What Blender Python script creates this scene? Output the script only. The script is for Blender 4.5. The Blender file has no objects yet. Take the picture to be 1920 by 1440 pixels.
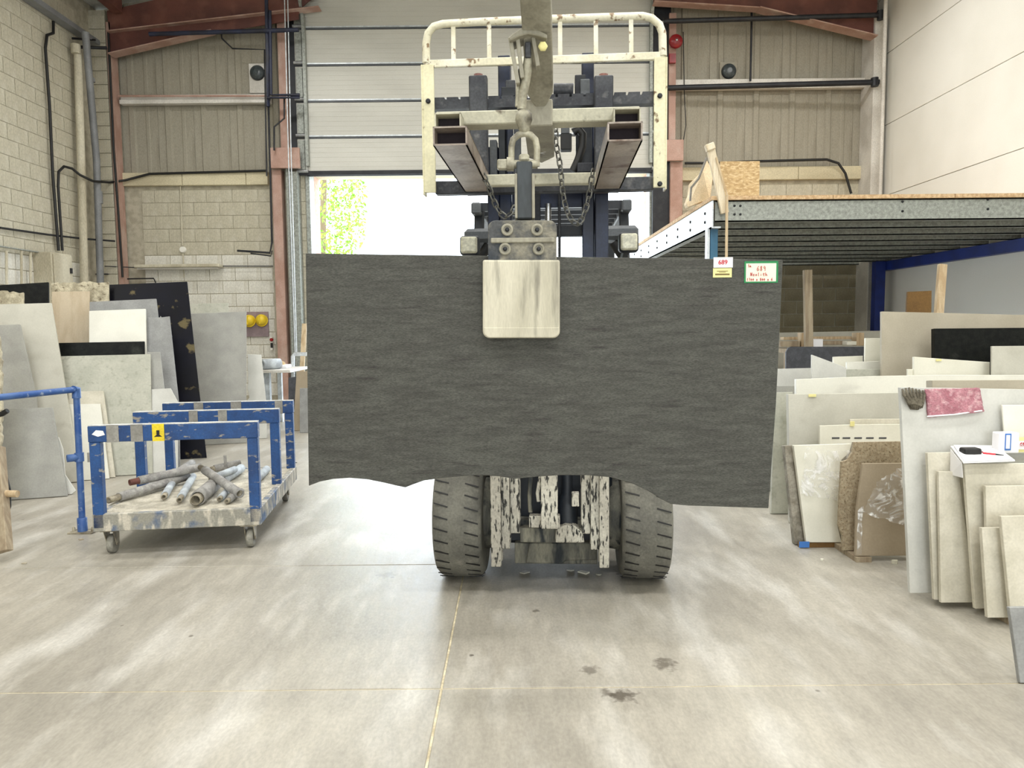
import bpy, math, random
from mathutils import Vector, Matrix
C = bpy.context.scene.collection
random.seed(7)
R = math.radians
# ------------------------------------------------------------------ camera
F_PX = 1380.0
PITCH = math.atan(110.0 / F_PX)
ROLL = R(0.55)
EYE = Vector((0, 0, 1.4))
_f = Vector((0, math.cos(PITCH), -math.sin(PITCH)))
_u0 = Vector((0, math.sin(PITCH), math.cos(PITCH)))
_r0 = Vector((1, 0, 0))
_r = math.cos(ROLL) * _r0 - math.sin(ROLL) * _u0
_u = math.cos(ROLL) * _u0 + math.sin(ROLL) * _r0
cd = bpy.data.cameras.new('camera')
cam = bpy.data.objects.new('camera', cd)
C.objects.link(cam)
cd.sensor_width = 36.0
cd.lens = F_PX / 1920.0 * 36.0
cd.clip_start = 0.05
cam.matrix_world = Matrix(((_r.x, _u.x, -_f.x, EYE.x), (_r.y, _u.y, -_f.y, EYE.y), (_r.z, _u.z, -_f.z, EYE.z), (0, 0, 0, 1)))
bpy.context.scene.camera = cam
# ------------------------------------------------------------------ world, lights, exposure
sc = bpy.context.scene
sc.view_settings.view_transform = 'Standard'
sc.view_settings.look = 'None'
sc.view_settings.gamma = 1
sc.view_settings.use_curve_mapping = False
sc.view_settings.exposure = 0.2
wd = bpy.data.worlds.new('overcast_sky')
sc.world = wd
wd.use_nodes = True
bg = wd.node_tree.nodes['Background']
bg.inputs[0].default_value = (0.80, 0.90, 1.0, 1)
bg.inputs[1].default_value = 7.0


def area(x, y, z, sx, sy, power, col=(1, 0.985, 0.95), rot=(0, 0, 0)):
    l = bpy.data.lights.new('ceiling_or_fill_lamp', 'AREA')  # shared by the ceiling lamps and the added fill light
    l.shape = 'RECTANGLE'
    l.size = sx
    l.size_y = sy
    l.energy = power
    l.color = col
    o = bpy.data.objects.new('ceiling_or_fill_lamp', l)
    o.location = (x, y, z)
    o.rotation_euler = rot
    C.objects.link(o)


for lx in (-3.6, 0.4, 4.0):
    for ly, pw in ((-5.0, 85), (-1.2, 95), (2.6, 100), (6.6, 85), (10.2, 62)):
        area(lx, ly, 6.55, 1.3, 0.5, pw)
# added cool fill light from behind the camera; no door is built there
area(0.5, -8.6, 2.4, 6.0, 4.2, 330, (.86, .93, 1.0), (R(90), 0, 0))


# ------------------------------------------------------------------ pixel -> world helpers
def ray(px, py):
    return _f + ((px - 960) / F_PX) * _r + ((720 - py) / F_PX) * _u


def W(px, py, Y):
    d = ray(px, py)
    return EYE + d * (Y / d.y)


def WX(px, py, X):
    d = ray(px, py)
    return EYE + d * (X / d.x)


def G(px, py, z=0.0):
    d = ray(px, py)
    return EYE + d * ((z - EYE.z) / d.z)


# ------------------------------------------------------------------ materials
def lin(c):
    return tuple(((v / 255.0) / 12.92 if v / 255.0 <= 0.04045 else ((v / 255.0 + 0.055) / 1.055) ** 2.4) for v in c) + (1.0,)


def mat(name, c1, c2=None, rough=0.6, metal=0.0, scale=4.0, stretch=(1, 1, 1), lo=0.4, hi=0.6, bump=0.0, bscale=60.0,
        c3=None, s3=14.0, lo3=0.6, hi3=0.7, fine=0.12, fscale=90.0, alpha=None, spec=0.5, emit=None, st3=None, rot=(0, 0, 0)):
    m = bpy.data.materials.new(name)
    m.use_nodes = True
    nt = m.node_tree
    N, L = nt.nodes, nt.links
    b = N['Principled BSDF']
    b.inputs['Roughness'].default_value = rough
    b.inputs['Metallic'].default_value = metal
    b.inputs['Specular IOR Level'].default_value = spec
    tc = N.new('ShaderNodeTexCoord')
    mp = N.new('ShaderNodeMapping')
    mp.inputs['Scale'].default_value = stretch
    mp.inputs['Rotation'].default_value = rot
    L.new(tc.outputs['Object'], mp.inputs[0])

    def noise(s, det=6, vec=None):
        n = N.new('ShaderNodeTexNoise')
        n.inputs['Scale'].default_value = s
        n.inputs['Detail'].default_value = det
        L.new(vec or mp.outputs[0], n.inputs['Vector'])
        return n

    def ramp(src, a, bb):
        r = N.new('ShaderNodeMapRange')
        r.inputs['From Min'].default_value = a
        r.inputs['From Max'].default_value = bb
        L.new(src, r.inputs['Value'])
        return r.outputs[0]

    def mix(fac, a, bcol, mode='MIX'):
        x = N.new('ShaderNodeMix')
        x.data_type = 'RGBA'
        x.blend_type = mode
        if isinstance(fac, float):
            x.inputs['Factor'].default_value = fac
        else:
            L.new(fac, x.inputs['Factor'])
        for i, v in ((6, a), (7, bcol)):
            if isinstance(v, tuple):
                x.inputs[i].default_value = v
            else:
                L.new(v, x.inputs[i])
        return x.outputs[2]

    col = lin(c1)
    if c2:
        col = mix(ramp(noise(scale).outputs['Fac'], lo, hi), col, lin(c2))
    if c3:
        if st3:
            mp3 = N.new('ShaderNodeMapping')
            mp3.inputs['Scale'].default_value = st3
            L.new(tc.outputs['Object'], mp3.inputs[0])
            nn = noise(s3, 8, mp3.outputs[0])
        else:
            nn = noise(s3, 8)
        col = mix(ramp(nn.outputs['Fac'], lo3, hi3), col, lin(c3))
    if fine > 0:
        fn = noise(fscale, 3)
        g = ramp(fn.outputs['Fac'], 0.35, 0.65)
        gm = N.new('ShaderNodeMapRange')
        gm.inputs['To Min'].default_value = 1 - fine
        gm.inputs['To Max'].default_value = 1 + fine
        L.new(g, gm.inputs['Value'])
        x = N.new('ShaderNodeVectorMath')
        x.operation = 'SCALE'
        if isinstance(col, tuple):
            x.inputs[0].default_value = col[:3]
        else:
            L.new(col, x.inputs[0])
        L.new(gm.outputs[0], x.inputs['Scale'])
        col = x.outputs[0]
    if isinstance(col, tuple):
        b.inputs['Base Color'].default_value = col
    else:
        L.new(col, b.inputs['Base Color'])
    if bump > 0:
        bn = N.new('ShaderNodeBump')
        bn.inputs['Strength'].default_value = bump
        bn.inputs['Distance'].default_value = 0.01
        L.new(noise(bscale, 5).outputs['Fac'], bn.inputs['Height'])
        L.new(bn.outputs[0], b.inputs['Normal'])
    if alpha is not None:
        b.inputs['Alpha'].default_value = alpha
    if emit:
        b.inputs['Emission Color'].default_value = lin(emit[0])
        b.inputs['Emission Strength'].default_value = emit[1]
    return m


M = {}
M['block'] = mat('painted_block', (192, 187, 168), (170, 163, 144), 0.85, scale=1.6, stretch=(1, 1, .35), lo=.35, hi=.7, bump=.35, bscale=70, c3=(212, 208, 194), s3=2.3, lo3=.5, hi3=.75, st3=(2, 2, .5))
M['block_white'] = mat('white_painted_block', (218, 216, 207), (204, 201, 190), 0.8, scale=2, stretch=(1, 1, .4), bump=.2, bscale=70, c3=(190, 184, 168), s3=3, lo3=.55, hi3=.8, st3=(3, 3, .4))
M['block_brown'] = mat('dark_brown_block', (156, 147, 122), (130, 121, 98), 0.9, scale=2.2, stretch=(1, 1, .6), bump=.4, bscale=70, c3=(100, 92, 74), s3=2.5, lo3=.6, hi3=.8)  # darker brown blocks laid below the mezzanine deck height
M['mortar'] = mat('mortar', (182, 176, 158), (162, 156, 138), 0.95, scale=9)
M['cladding'] = mat('dusty_fibre_cement_sheet', (158, 153, 139), (142, 137, 122), 0.85, scale=1.2, stretch=(1.5, 1, .5), lo=.35, hi=.7, bump=.2, bscale=80, c3=(126, 120, 106), s3=1.8, lo3=.58, hi3=.85, st3=(3, 1, .4))
M['ledge'] = mat('cream_concrete_ledge', (206, 197, 168), (186, 176, 148), 0.85, scale=3, stretch=(.4, 1, 1))
M['salmon'] = mat('salmon_primer_steel', (180, 148, 135), (164, 130, 116), 0.6, scale=3, c3=(196, 176, 164), s3=4, lo3=.5, hi3=.8, st3=(1, 1, .5))
M['oxide'] = mat('red_oxide_steel', (112, 68, 58), (90, 54, 48), 0.6, scale=2, c3=(134, 90, 76), s3=3, lo3=.5, hi3=.8)
M['white_wall'] = mat('white_wall_panel', (236, 235, 228), (228, 227, 219), 0.75, scale=.7, fine=.02, bump=.05, bscale=20)
M['white_trim'] = mat('white_steel', (214, 211, 204), (190, 186, 178), 0.6, scale=2)
M['door_panel'] = mat('ribbed_door_panel', (202, 201, 193), (192, 191, 183), 0.55, scale=1.2, stretch=(.5, 1, 1.5), fine=.03)
M['galv'] = mat('galvanised_steel', (166, 170, 164), (134, 138, 132), 0.5, metal=.35, scale=30, lo=.35, hi=.65)
M['galv_bright'] = mat('bright_galvanised_steel', (216, 222, 226), (188, 194, 200), 0.4, metal=.3, scale=14, lo=.35, hi=.65)
M['door_alu'] = mat('galvanised_hinge_strip', (170, 172, 172), (138, 140, 142), 0.4, metal=.4, scale=14)
M['dark_steel'] = mat('near_black_steel', (38, 40, 44), (26, 28, 34), 0.5, metal=.2, scale=8, fine=.2)
M['navy'] = mat('navy_pipe', (36, 42, 66), (28, 30, 44), 0.5, scale=4)
M['black'] = mat('black_rubber', (20, 20, 20), None, 0.55)
M['pipe_grey'] = mat('grey_plastic_pipe', (128, 130, 132), (112, 114, 116), 0.45, scale=3)
M['pipe_cream'] = mat('cream_painted_pipe', (202, 196, 176), (176, 168, 146), 0.7, scale=3, stretch=(1, 1, .3))
M['timber'] = mat('pale_timber', (198, 178, 146), (176, 152, 118), 0.75, scale=4, stretch=(8, 8, .6), bump=.1)
M['timber_white'] = mat('planed_white_timber', (226, 214, 190), (208, 192, 162), 0.7, scale=4, stretch=(10, 10, .6))  # whiter timber of the leaning batten
M['timber_old'] = mat('dusty_old_timber', (170, 156, 132), (146, 130, 108), 0.85, scale=4, stretch=(9, 9, .7), bump=.2)
M['chip'] = mat('chipboard_decking', (206, 178, 140), (182, 150, 112), 0.8, scale=30)
M['osb'] = mat('strand_board', (190, 165, 122), (168, 142, 100), 0.75, scale=16, stretch=(1, 1, 2.4), c3=(206, 186, 146), s3=22, lo3=.5, hi3=.62, bump=.2)
M['brown_board'] = mat('brown_board', (124, 92, 46), (106, 76, 36), 0.7, scale=3)
M['cream_sheet'] = mat('cream_packing_sheet', (226, 208, 178), (206, 186, 152), 0.8, scale=4)
M['blue'] = mat('chipped_blue_paint', (34, 78, 136), (28, 62, 112), 0.55, scale=5, c3=(150, 146, 136), s3=22, lo3=.60, hi3=.66, st3=(.6, .6, 1.4), bump=.15, bscale=30)
M['blue_dusty'] = mat('dusty_blue_paint', (150, 148, 138), (64, 92, 130), 0.7, scale=7, lo=.5, hi=.66, c3=(196, 190, 176), s3=18, lo3=.5, hi3=.6, st3=(1, 1, .4), bump=.2, bscale=30)
M['blue_top'] = mat('dust_on_top_rail', (206, 206, 200), (170, 172, 172), 0.9, scale=18)
M['rail_blue'] = mat('blue_handrail_paint', (44, 82, 146), (72, 104, 158), 0.45, scale=9, c3=(140, 154, 176), s3=30, lo3=.60, hi3=.7, fine=.05)
M['mezz_blue'] = mat('rack_blue_paint', (26, 52, 138), (20, 42, 112), 0.45, scale=3, fine=.04)
M['mezz_teal'] = mat('column_teal_blue_paint', (58, 110, 140), (48, 96, 126), 0.45, scale=3, fine=.04)
M['deck'] = mat('dusty_tread_plate', (206, 200, 184), (176, 170, 154), 0.75, scale=12, bump=.8, bscale=90)
M['tape'] = mat('grey_duct_tape', (150, 148, 142), (130, 128, 122), 0.5, scale=8)
M['yellow'] = mat('yellow_warning_sticker', (236, 214, 40), (222, 196, 40), 0.5, scale=8)
M['tube_grey'] = mat('grey_pipe_lagging', (156, 154, 150), (136, 134, 131), 0.8, scale=12, bump=.4, bscale=30, c3=(184, 182, 176), s3=14, lo3=.5, hi3=.75)
M['tube_pale'] = mat('pale_blue_pipe_lagging', (190, 198, 202), (162, 168, 174), 0.7, scale=9, bump=.4, bscale=30)
M['cast_wheel'] = mat('grey_caster_tyre', (150, 148, 138), (104, 102, 96), 0.7, scale=14)
M['cast_fork'] = mat('zinc_caster_fork', (176, 168, 148), (120, 112, 96), 0.5, metal=.3, scale=14)
M['tyre'] = mat('dusty_solid_rubber', (118, 117, 108), (102, 101, 94), 0.9, scale=7, c3=(136, 134, 124), s3=10, lo3=.55, hi3=.75, bump=.3, bscale=60)
M['tyre_side'] = mat('dark_tyre_sidewall', (52, 51, 46), (38, 37, 34), 0.85, scale=7)
M['cage'] = mat('chipped_cream_paint', (222, 219, 202), (208, 203, 178), 0.5, scale=6, c3=(128, 104, 76), s3=26, lo3=.60, hi3=.66, fine=.06, bump=.15)
M['cage_yellow'] = mat('pale_yellow_painted_steel', (220, 215, 182), (206, 201, 168), 0.5, scale=6, c3=(110, 88, 58), s3=20, lo3=.62, hi3=.68, fine=.06)
M['jib'] = mat('worn_cream_steel', (196, 193, 172), (176, 173, 154), 0.55, scale=5, c3=(112, 102, 86), s3=17, lo3=.62, hi3=.72, fine=.08, bump=.15)
M['jib_grey'] = mat('grimy_cream_steel', (158, 154, 138), (134, 130, 114), 0.55, scale=5, stretch=(1, 1, .5), c3=(60, 54, 48), s3=9, lo3=.58, hi3=.76, fine=.1, bump=.15)
M['sleeve'] = mat('worn_sleeve_steel', (178, 168, 158), (150, 138, 128), 0.5, metal=.15, scale=6, c3=(98, 76, 62), s3=9, lo3=.56, hi3=.72, fine=.1, bump=.2)
M['sleeve_shade'] = mat('painted_tube_shade', (34, 24, 30), None, 0.8)  # dark colour painting the shade inside the open tubes
M['carriage'] = mat('greasy_dark_steel', (66, 68, 72), (44, 46, 52), 0.55, metal=.25, scale=7, c3=(96, 96, 96), s3=16, lo3=.58, hi3=.72, fine=.2)
M['mast_navy'] = mat('navy_mast_steel', (24, 34, 58), (16, 22, 40), 0.4, metal=.2, scale=6, fine=.15)
M['mast_dusty'] = mat('slurry_caked_mast_rail', (204, 201, 188), (176, 172, 160), 0.75, scale=5, c3=(48, 48, 46), s3=26, lo3=.54, hi3=.60, st3=(3, 3, .7), bump=.4, bscale=30)
M['mast_grimy'] = mat('grimy_caked_crossmember', (134, 132, 118), (84, 84, 78), 0.75, scale=6, stretch=(2, 2, .5), c3=(36, 42, 46), s3=8, lo3=.52, hi3=.64, st3=(2, 2, .6), bump=.4, bscale=30)
M['truck_dark'] = mat('dark_truck_body', (34, 40, 48), (24, 28, 34), 0.5, scale=3)
M['truck_grey'] = mat('grey_truck_body', (92, 96, 100), (76, 80, 84), 0.5, scale=3)
M['lens'] = mat('frosted_lamp_lens', (208, 206, 184), (180, 178, 158), 0.3, scale=40)
M['chrome'] = mat('polished_rod', (200, 202, 204), None, 0.2, metal=.9)
M['chain'] = mat('worn_chain_steel', (128, 128, 122), (84, 84, 80), 0.4, metal=.55, scale=30)
M['hook'] = mat('cast_shackle_steel', (176, 172, 152), (134, 130, 114), 0.5, metal=.2, scale=14, c3=(74, 68, 58), s3=14, lo3=.57, hi3=.7)
M['clampneck'] = mat('slurry_streaked_black_bar', (60, 66, 70), (34, 36, 38), 0.6, scale=9, stretch=(1, 1, .3), c3=(168, 164, 148), s3=14, lo3=.56, hi3=.66, st3=(1, 1, .3))
M['clampplate'] = mat('slurry_caked_clamp_plate', (138, 134, 120), (78, 80, 82), 0.75, scale=16, lo=.42, hi=.6, c3=(52, 58, 66), s3=9, lo3=.56, hi3=.66, bump=.5, bscale=90)
M['pad'] = mat('streaked_cream_pad', (208, 203, 184), (188, 183, 164), 0.7, scale=5, stretch=(3, 1, .5), c3=(144, 140, 126), s3=7, lo3=.56, hi3=.72, st3=(4, 1, .5), fine=.05, bump=.12)
M['paper'] = mat('white_paper', (240, 240, 242), None, 0.7, fine=.01)
M['card'] = mat('pale_cream_card', (238, 236, 216), None, 0.6, fine=.01)
M['label_yellow'] = mat('pale_yellow_label', (238, 230, 160), None, 0.6, fine=.01)
M['red_ink'] = mat('red_ink', (196, 36, 52), None, 0.6, fine=0)
M['brown_ink'] = mat('brown_ink', (120, 106, 60), None, 0.6, fine=0)
M['green'] = mat('green_tape_border', (24, 132, 74), None, 0.5, fine=.04)
M['blue_ink'] = mat('blue_ink', (64, 120, 196), None, 0.5, fine=0)
M['pink'] = mat('pink_terry_cloth', (192, 136, 146), (172, 112, 124), 0.95, scale=14, c3=(210, 168, 174), s3=30, lo3=.5, hi3=.65, bump=.9, bscale=160)
M['rag'] = mat('grey_brown_rag', (112, 106, 92), (84, 78, 66), 0.95, scale=20, bump=.7, bscale=120)
M['hat'] = mat('yellow_hard_hat_shell', (232, 206, 50), (222, 190, 40), 0.35, scale=5, fine=.03)
M['hatboard'] = mat('mauve_back_board', (150, 132, 136), (130, 114, 118), 0.7, scale=6)
M['bell'] = mat('red_alarm_bell', (150, 30, 34), (120, 24, 30), 0.3, scale=5)
M['lamp_glass'] = mat('dark_round_lamp_glass', (66, 74, 76), (50, 56, 60), 0.3, scale=40)
M['brick'] = mat('pale_pink_brick', (206, 170, 152), (190, 150, 132), 0.9, scale=20)
M['leaf'] = mat('lime_leaves', (150, 190, 60), (110, 158, 40), 0.6, scale=3)
M['bark'] = mat('tree_bark', (120, 100, 80), None, 0.9)
M['yard'] = mat('pale_concrete_yard', (214, 212, 204), (198, 196, 188), 0.9, scale=1)
M['roof'] = mat('white_roof_liner', (200, 198, 190), (186, 184, 176), 0.8, scale=1)
M['socket_white'] = mat('white_plastic', (230, 228, 220), None, 0.5, fine=.01)
M['debris'] = mat('stone_chips', (186, 182, 172), (150, 146, 136), 0.9, scale=30)
FILM = mat('crinkled_clear_film', (250, 250, 248), None, 0.12, fine=0, alpha=0.16, spec=1.0, bump=.8, bscale=14)
M['film'] = FILM
_nt = FILM.node_tree
_b = _nt.nodes['Principled BSDF']
_tc = _nt.nodes.new('ShaderNodeTexCoord')
_n = _nt.nodes.new('ShaderNodeTexNoise')
_n.inputs['Scale'].default_value = 9
_n.inputs['Detail'].default_value = 5
_n.inputs['Distortion'].default_value = 2.2
_nt.links.new(_tc.outputs['Object'], _n.inputs['Vector'])
_m = _nt.nodes.new('ShaderNodeMapRange')
_m.inputs['From Min'].default_value = .47
_m.inputs['From Max'].default_value = .62
_m.inputs['To Min'].default_value = .10
_m.inputs['To Max'].default_value = .72
_nt.links.new(_n.outputs['Fac'], _m.inputs['Value'])
_nt.links.new(_m.outputs[0], _b.inputs['Alpha'])
# stones
M['s_dark'] = mat('dark_grey_grained_ceramic', (76, 77, 71), (63, 63, 58), 0.6, scale=9, stretch=(1, 1, 6), rot=(0, R(-7), 0), lo=.36, hi=.64, c3=(50, 47, 45), s3=6, lo3=.57, hi3=.74, st3=(1.3, 1, 12), fine=.42, fscale=120, bump=.3, bscale=160)
M['s_grey'] = mat('mid_grey_stone', (164, 164, 158), (152, 152, 147), 0.6, scale=5, fine=.05)
M['s_grey2'] = mat('cool_grey_stone', (150, 151, 150), (138, 139, 138), 0.6, scale=9, fine=.08)
M['s_greige'] = mat('greige_stone', (178, 170, 152), (168, 160, 142), 0.6, scale=3, fine=.03)
M['s_pale'] = mat('pale_warm_grey_stone', (200, 198, 186), (188, 186, 174), 0.55, scale=3, c3=(176, 173, 160), s3=5, lo3=.55, hi3=.75, fine=.03)
M['s_white'] = mat('white_stone', (232, 230, 216), (222, 220, 204), 0.5, scale=3, fine=.02)
M['s_marble'] = mat('white_veined_marble', (230, 229, 218), (220, 219, 208), 0.4, scale=3, c3=(204, 202, 192), s3=2.4, lo3=.60, hi3=.72, st3=(1, 1, 2), fine=.02)
M['s_cream'] = mat('cream_limestone', (212, 207, 191), (200, 195, 178), 0.65, scale=7, c3=(188, 183, 165), s3=11, lo3=.55, hi3=.75, fine=.05)
M['s_tan'] = mat('tan_banded_limestone', (196, 182, 158), (184, 168, 142), 0.65, scale=5, stretch=(3, 1, .6), fine=.05)
M['s_rough'] = mat('rough_split_limestone', (196, 188, 164), (158, 150, 128), 0.9, scale=12, c3=(110, 98, 78), s3=24, lo3=.6, hi3=.68, bump=1.0, bscale=40)
M['s_taupe'] = mat('taupe_stone', (164, 150, 128), (154, 140, 118), 0.6, scale=3, fine=.04)
M['s_speck'] = mat('brown_speckled_granite', (172, 158, 132), (150, 134, 108), 0.6, scale=70, lo=.4, hi=.6, c3=(122, 106, 80), s3=95, lo3=.58, hi3=.64, fine=.2, fscale=140)
M['s_black'] = mat('black_granite', (17, 19, 19), (26, 28, 26), 0.4, scale=18, c3=(44, 46, 42), s3=6, lo3=.6, hi3=.72, fine=.2, spec=.12)
M['s_blackgold'] = mat('black_gold_veined_granite', (12, 12, 16), (16, 17, 28), 0.3, scale=2, c3=(104, 94, 66), s3=7, lo3=.62, hi3=.68, fine=.1, spec=.12)
M['s_charcoal'] = mat('charcoal_stone', (72, 74, 80), (60, 62, 68), 0.6, scale=20, fine=.15)
M['s_greenish'] = mat('pale_green_grey_stone', (188, 188, 175), (176, 177, 164), 0.6, scale=5, c3=(164, 164, 150), s3=22, lo3=.56, hi3=.70, fine=.05, fscale=60)
M['s_edgegrey'] = mat('grey_stone_edge', (166, 160, 146), (130, 124, 110), 0.8, scale=14, bump=.4)
M['s_mist'] = mat('misty_grey_stone', (206, 206, 200), (194, 194, 188), 0.5, scale=4, c3=(180, 180, 176), s3=6, lo3=.6, hi3=.75, fine=.03)


def floor_mat():
    m = mat('dusty_concrete_floor', (178, 173, 161), (152, 147, 136), 0.5, scale=.9, stretch=(1.4, .7, 1), lo=.34, hi=.66, c3=(196, 193, 185), s3=1.7, lo3=.5, hi3=.72, st3=(2.4, .8, 1), fine=.07, fscale=60, bump=.12, bscale=22)
    nt = m.node_tree
    N, L = nt.nodes, nt.links
    b = N['Principled BSDF']
    src = b.inputs['Base Color'].links[0].from_socket
    tc = N.new('ShaderNodeTexCoord')
    cur = src
    # streaky scuffs
    mp = N.new('ShaderNodeMapping')
    mp.inputs['Scale'].default_value = (4.0, .9, 1)
    mp.inputs['Rotation'].default_value = (0, 0, R(38))
    L.new(tc.outputs['Object'], mp.inputs[0])
    n = N.new('ShaderNodeTexNoise')
    n.inputs['Scale'].default_value = 3.8
    n.inputs['Detail'].default_value = 13
    n.inputs['Roughness'].default_value = .76
    L.new(mp.outputs[0], n.inputs['Vector'])
    r = N.new('ShaderNodeMapRange')
    r.inputs['From Min'].default_value = .3
    r.inputs['From Max'].default_value = .72
    r.inputs['To Min'].default_value = .76
    r.inputs['To Max'].default_value = 1.14
    L.new(n.outputs['Fac'], r.inputs['Value'])
    v = N.new('ShaderNodeVectorMath')
    v.operation = 'SCALE'
    L.new(cur, v.inputs[0])
    L.new(r.outputs[0], v.inputs['Scale'])
    cur = v.outputs[0]
    # small dark spots and a few oil stains
    vo = N.new('ShaderNodeTexVoronoi')
    vo.inputs['Scale'].default_value = 2.3
    L.new(tc.outputs['Object'], vo.inputs['Vector'])
    ms = N.new('ShaderNodeMapRange')
    ms.inputs['From Min'].default_value = .02
    ms.inputs['From Max'].default_value = .032
    ms.inputs['To Min'].default_value = .62
    ms.inputs['To Max'].default_value = 0
    L.new(vo.outputs['Distance'], ms.inputs['Value'])
    facs = [ms.outputs[0]]
    nz = N.new('ShaderNodeTexNoise')
    nz.inputs['Scale'].default_value = 28
    nz.inputs['Detail'].default_value = 4
    L.new(tc.outputs['Object'], nz.inputs['Vector'])
    for (px, py, rad, st) in ((1165, 1305, .05, .8), (1245, 1245, .05, .7), (1105, 1255, .035, .6), (1140, 1300, .03, .5), (885, 1229, .012, .8), (1005, 1145, .02, .7), (725, 1078, .05, .35)):
        p = G(px, py)
        d = N.new('ShaderNodeVectorMath')
        d.operation = 'DISTANCE'
        L.new(tc.outputs['Object'], d.inputs[0])
        d.inputs[1].default_value = p
        a = N.new('ShaderNodeMath')
        a.operation = 'MULTIPLY_ADD'
        L.new(nz.outputs['Fac'], a.inputs[0])
        a.inputs[1].default_value = rad * 3
        L.new(d.outputs['Value'], a.inputs[2])
        q = N.new('ShaderNodeMapRange')
        q.inputs['From Min'].default_value = rad * 2.0
        q.inputs['From Max'].default_value = rad * 2.7
        q.inputs['To Min'].default_value = st
        q.inputs['To Max'].default_value = 0
        L.new(a.outputs[0], q.inputs['Value'])
        facs.append(q.outputs[0])
    for fk in facs:
        x = N.new('ShaderNodeMix')
        x.data_type = 'RGBA'
        L.new(fk, x.inputs['Factor'])
        L.new(cur, x.inputs[6])
        x.inputs[7].default_value = lin((74, 66, 54))
        cur = x.outputs[2]
    L.new(cur, b.inputs['Base Color'])
    rr = N.new('ShaderNodeMapRange')
    rr.inputs['To Min'].default_value = .26
    rr.inputs['To Max'].default_value = .55
    L.new(n.outputs['Fac'], rr.inputs['Value'])
    L.new(rr.outputs[0], b.inputs['Roughness'])
    return m


M['floor'] = floor_mat()
M['joint'] = mat('sandy_joint_filler', (218, 208, 178), (186, 174, 144), 0.9, scale=14)
# ------------------------------------------------------------------ mesh builder
OFF = {}


class Frame:
    """A thing's local frame: origin on the floor and a turn about z."""
    def __init__(s, o=(0, 0, 0), yaw=0.0):
        s.o = Vector(o)
        s.yaw = yaw
        s.r = Vector((math.cos(yaw), math.sin(yaw), 0))
        s.k = Vector((-math.sin(yaw), math.cos(yaw), 0))

    def loc(s, w):
        d = Vector(w) - s.o
        return Vector((d.dot(s.r), d.dot(s.k), d.z))

    def p(s, px, py, ly):
        d = ray(px, py)
        t = (ly + s.o.dot(s.k) - EYE.dot(s.k)) / d.dot(s.k)
        return s.loc(EYE + d * t)


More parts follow.
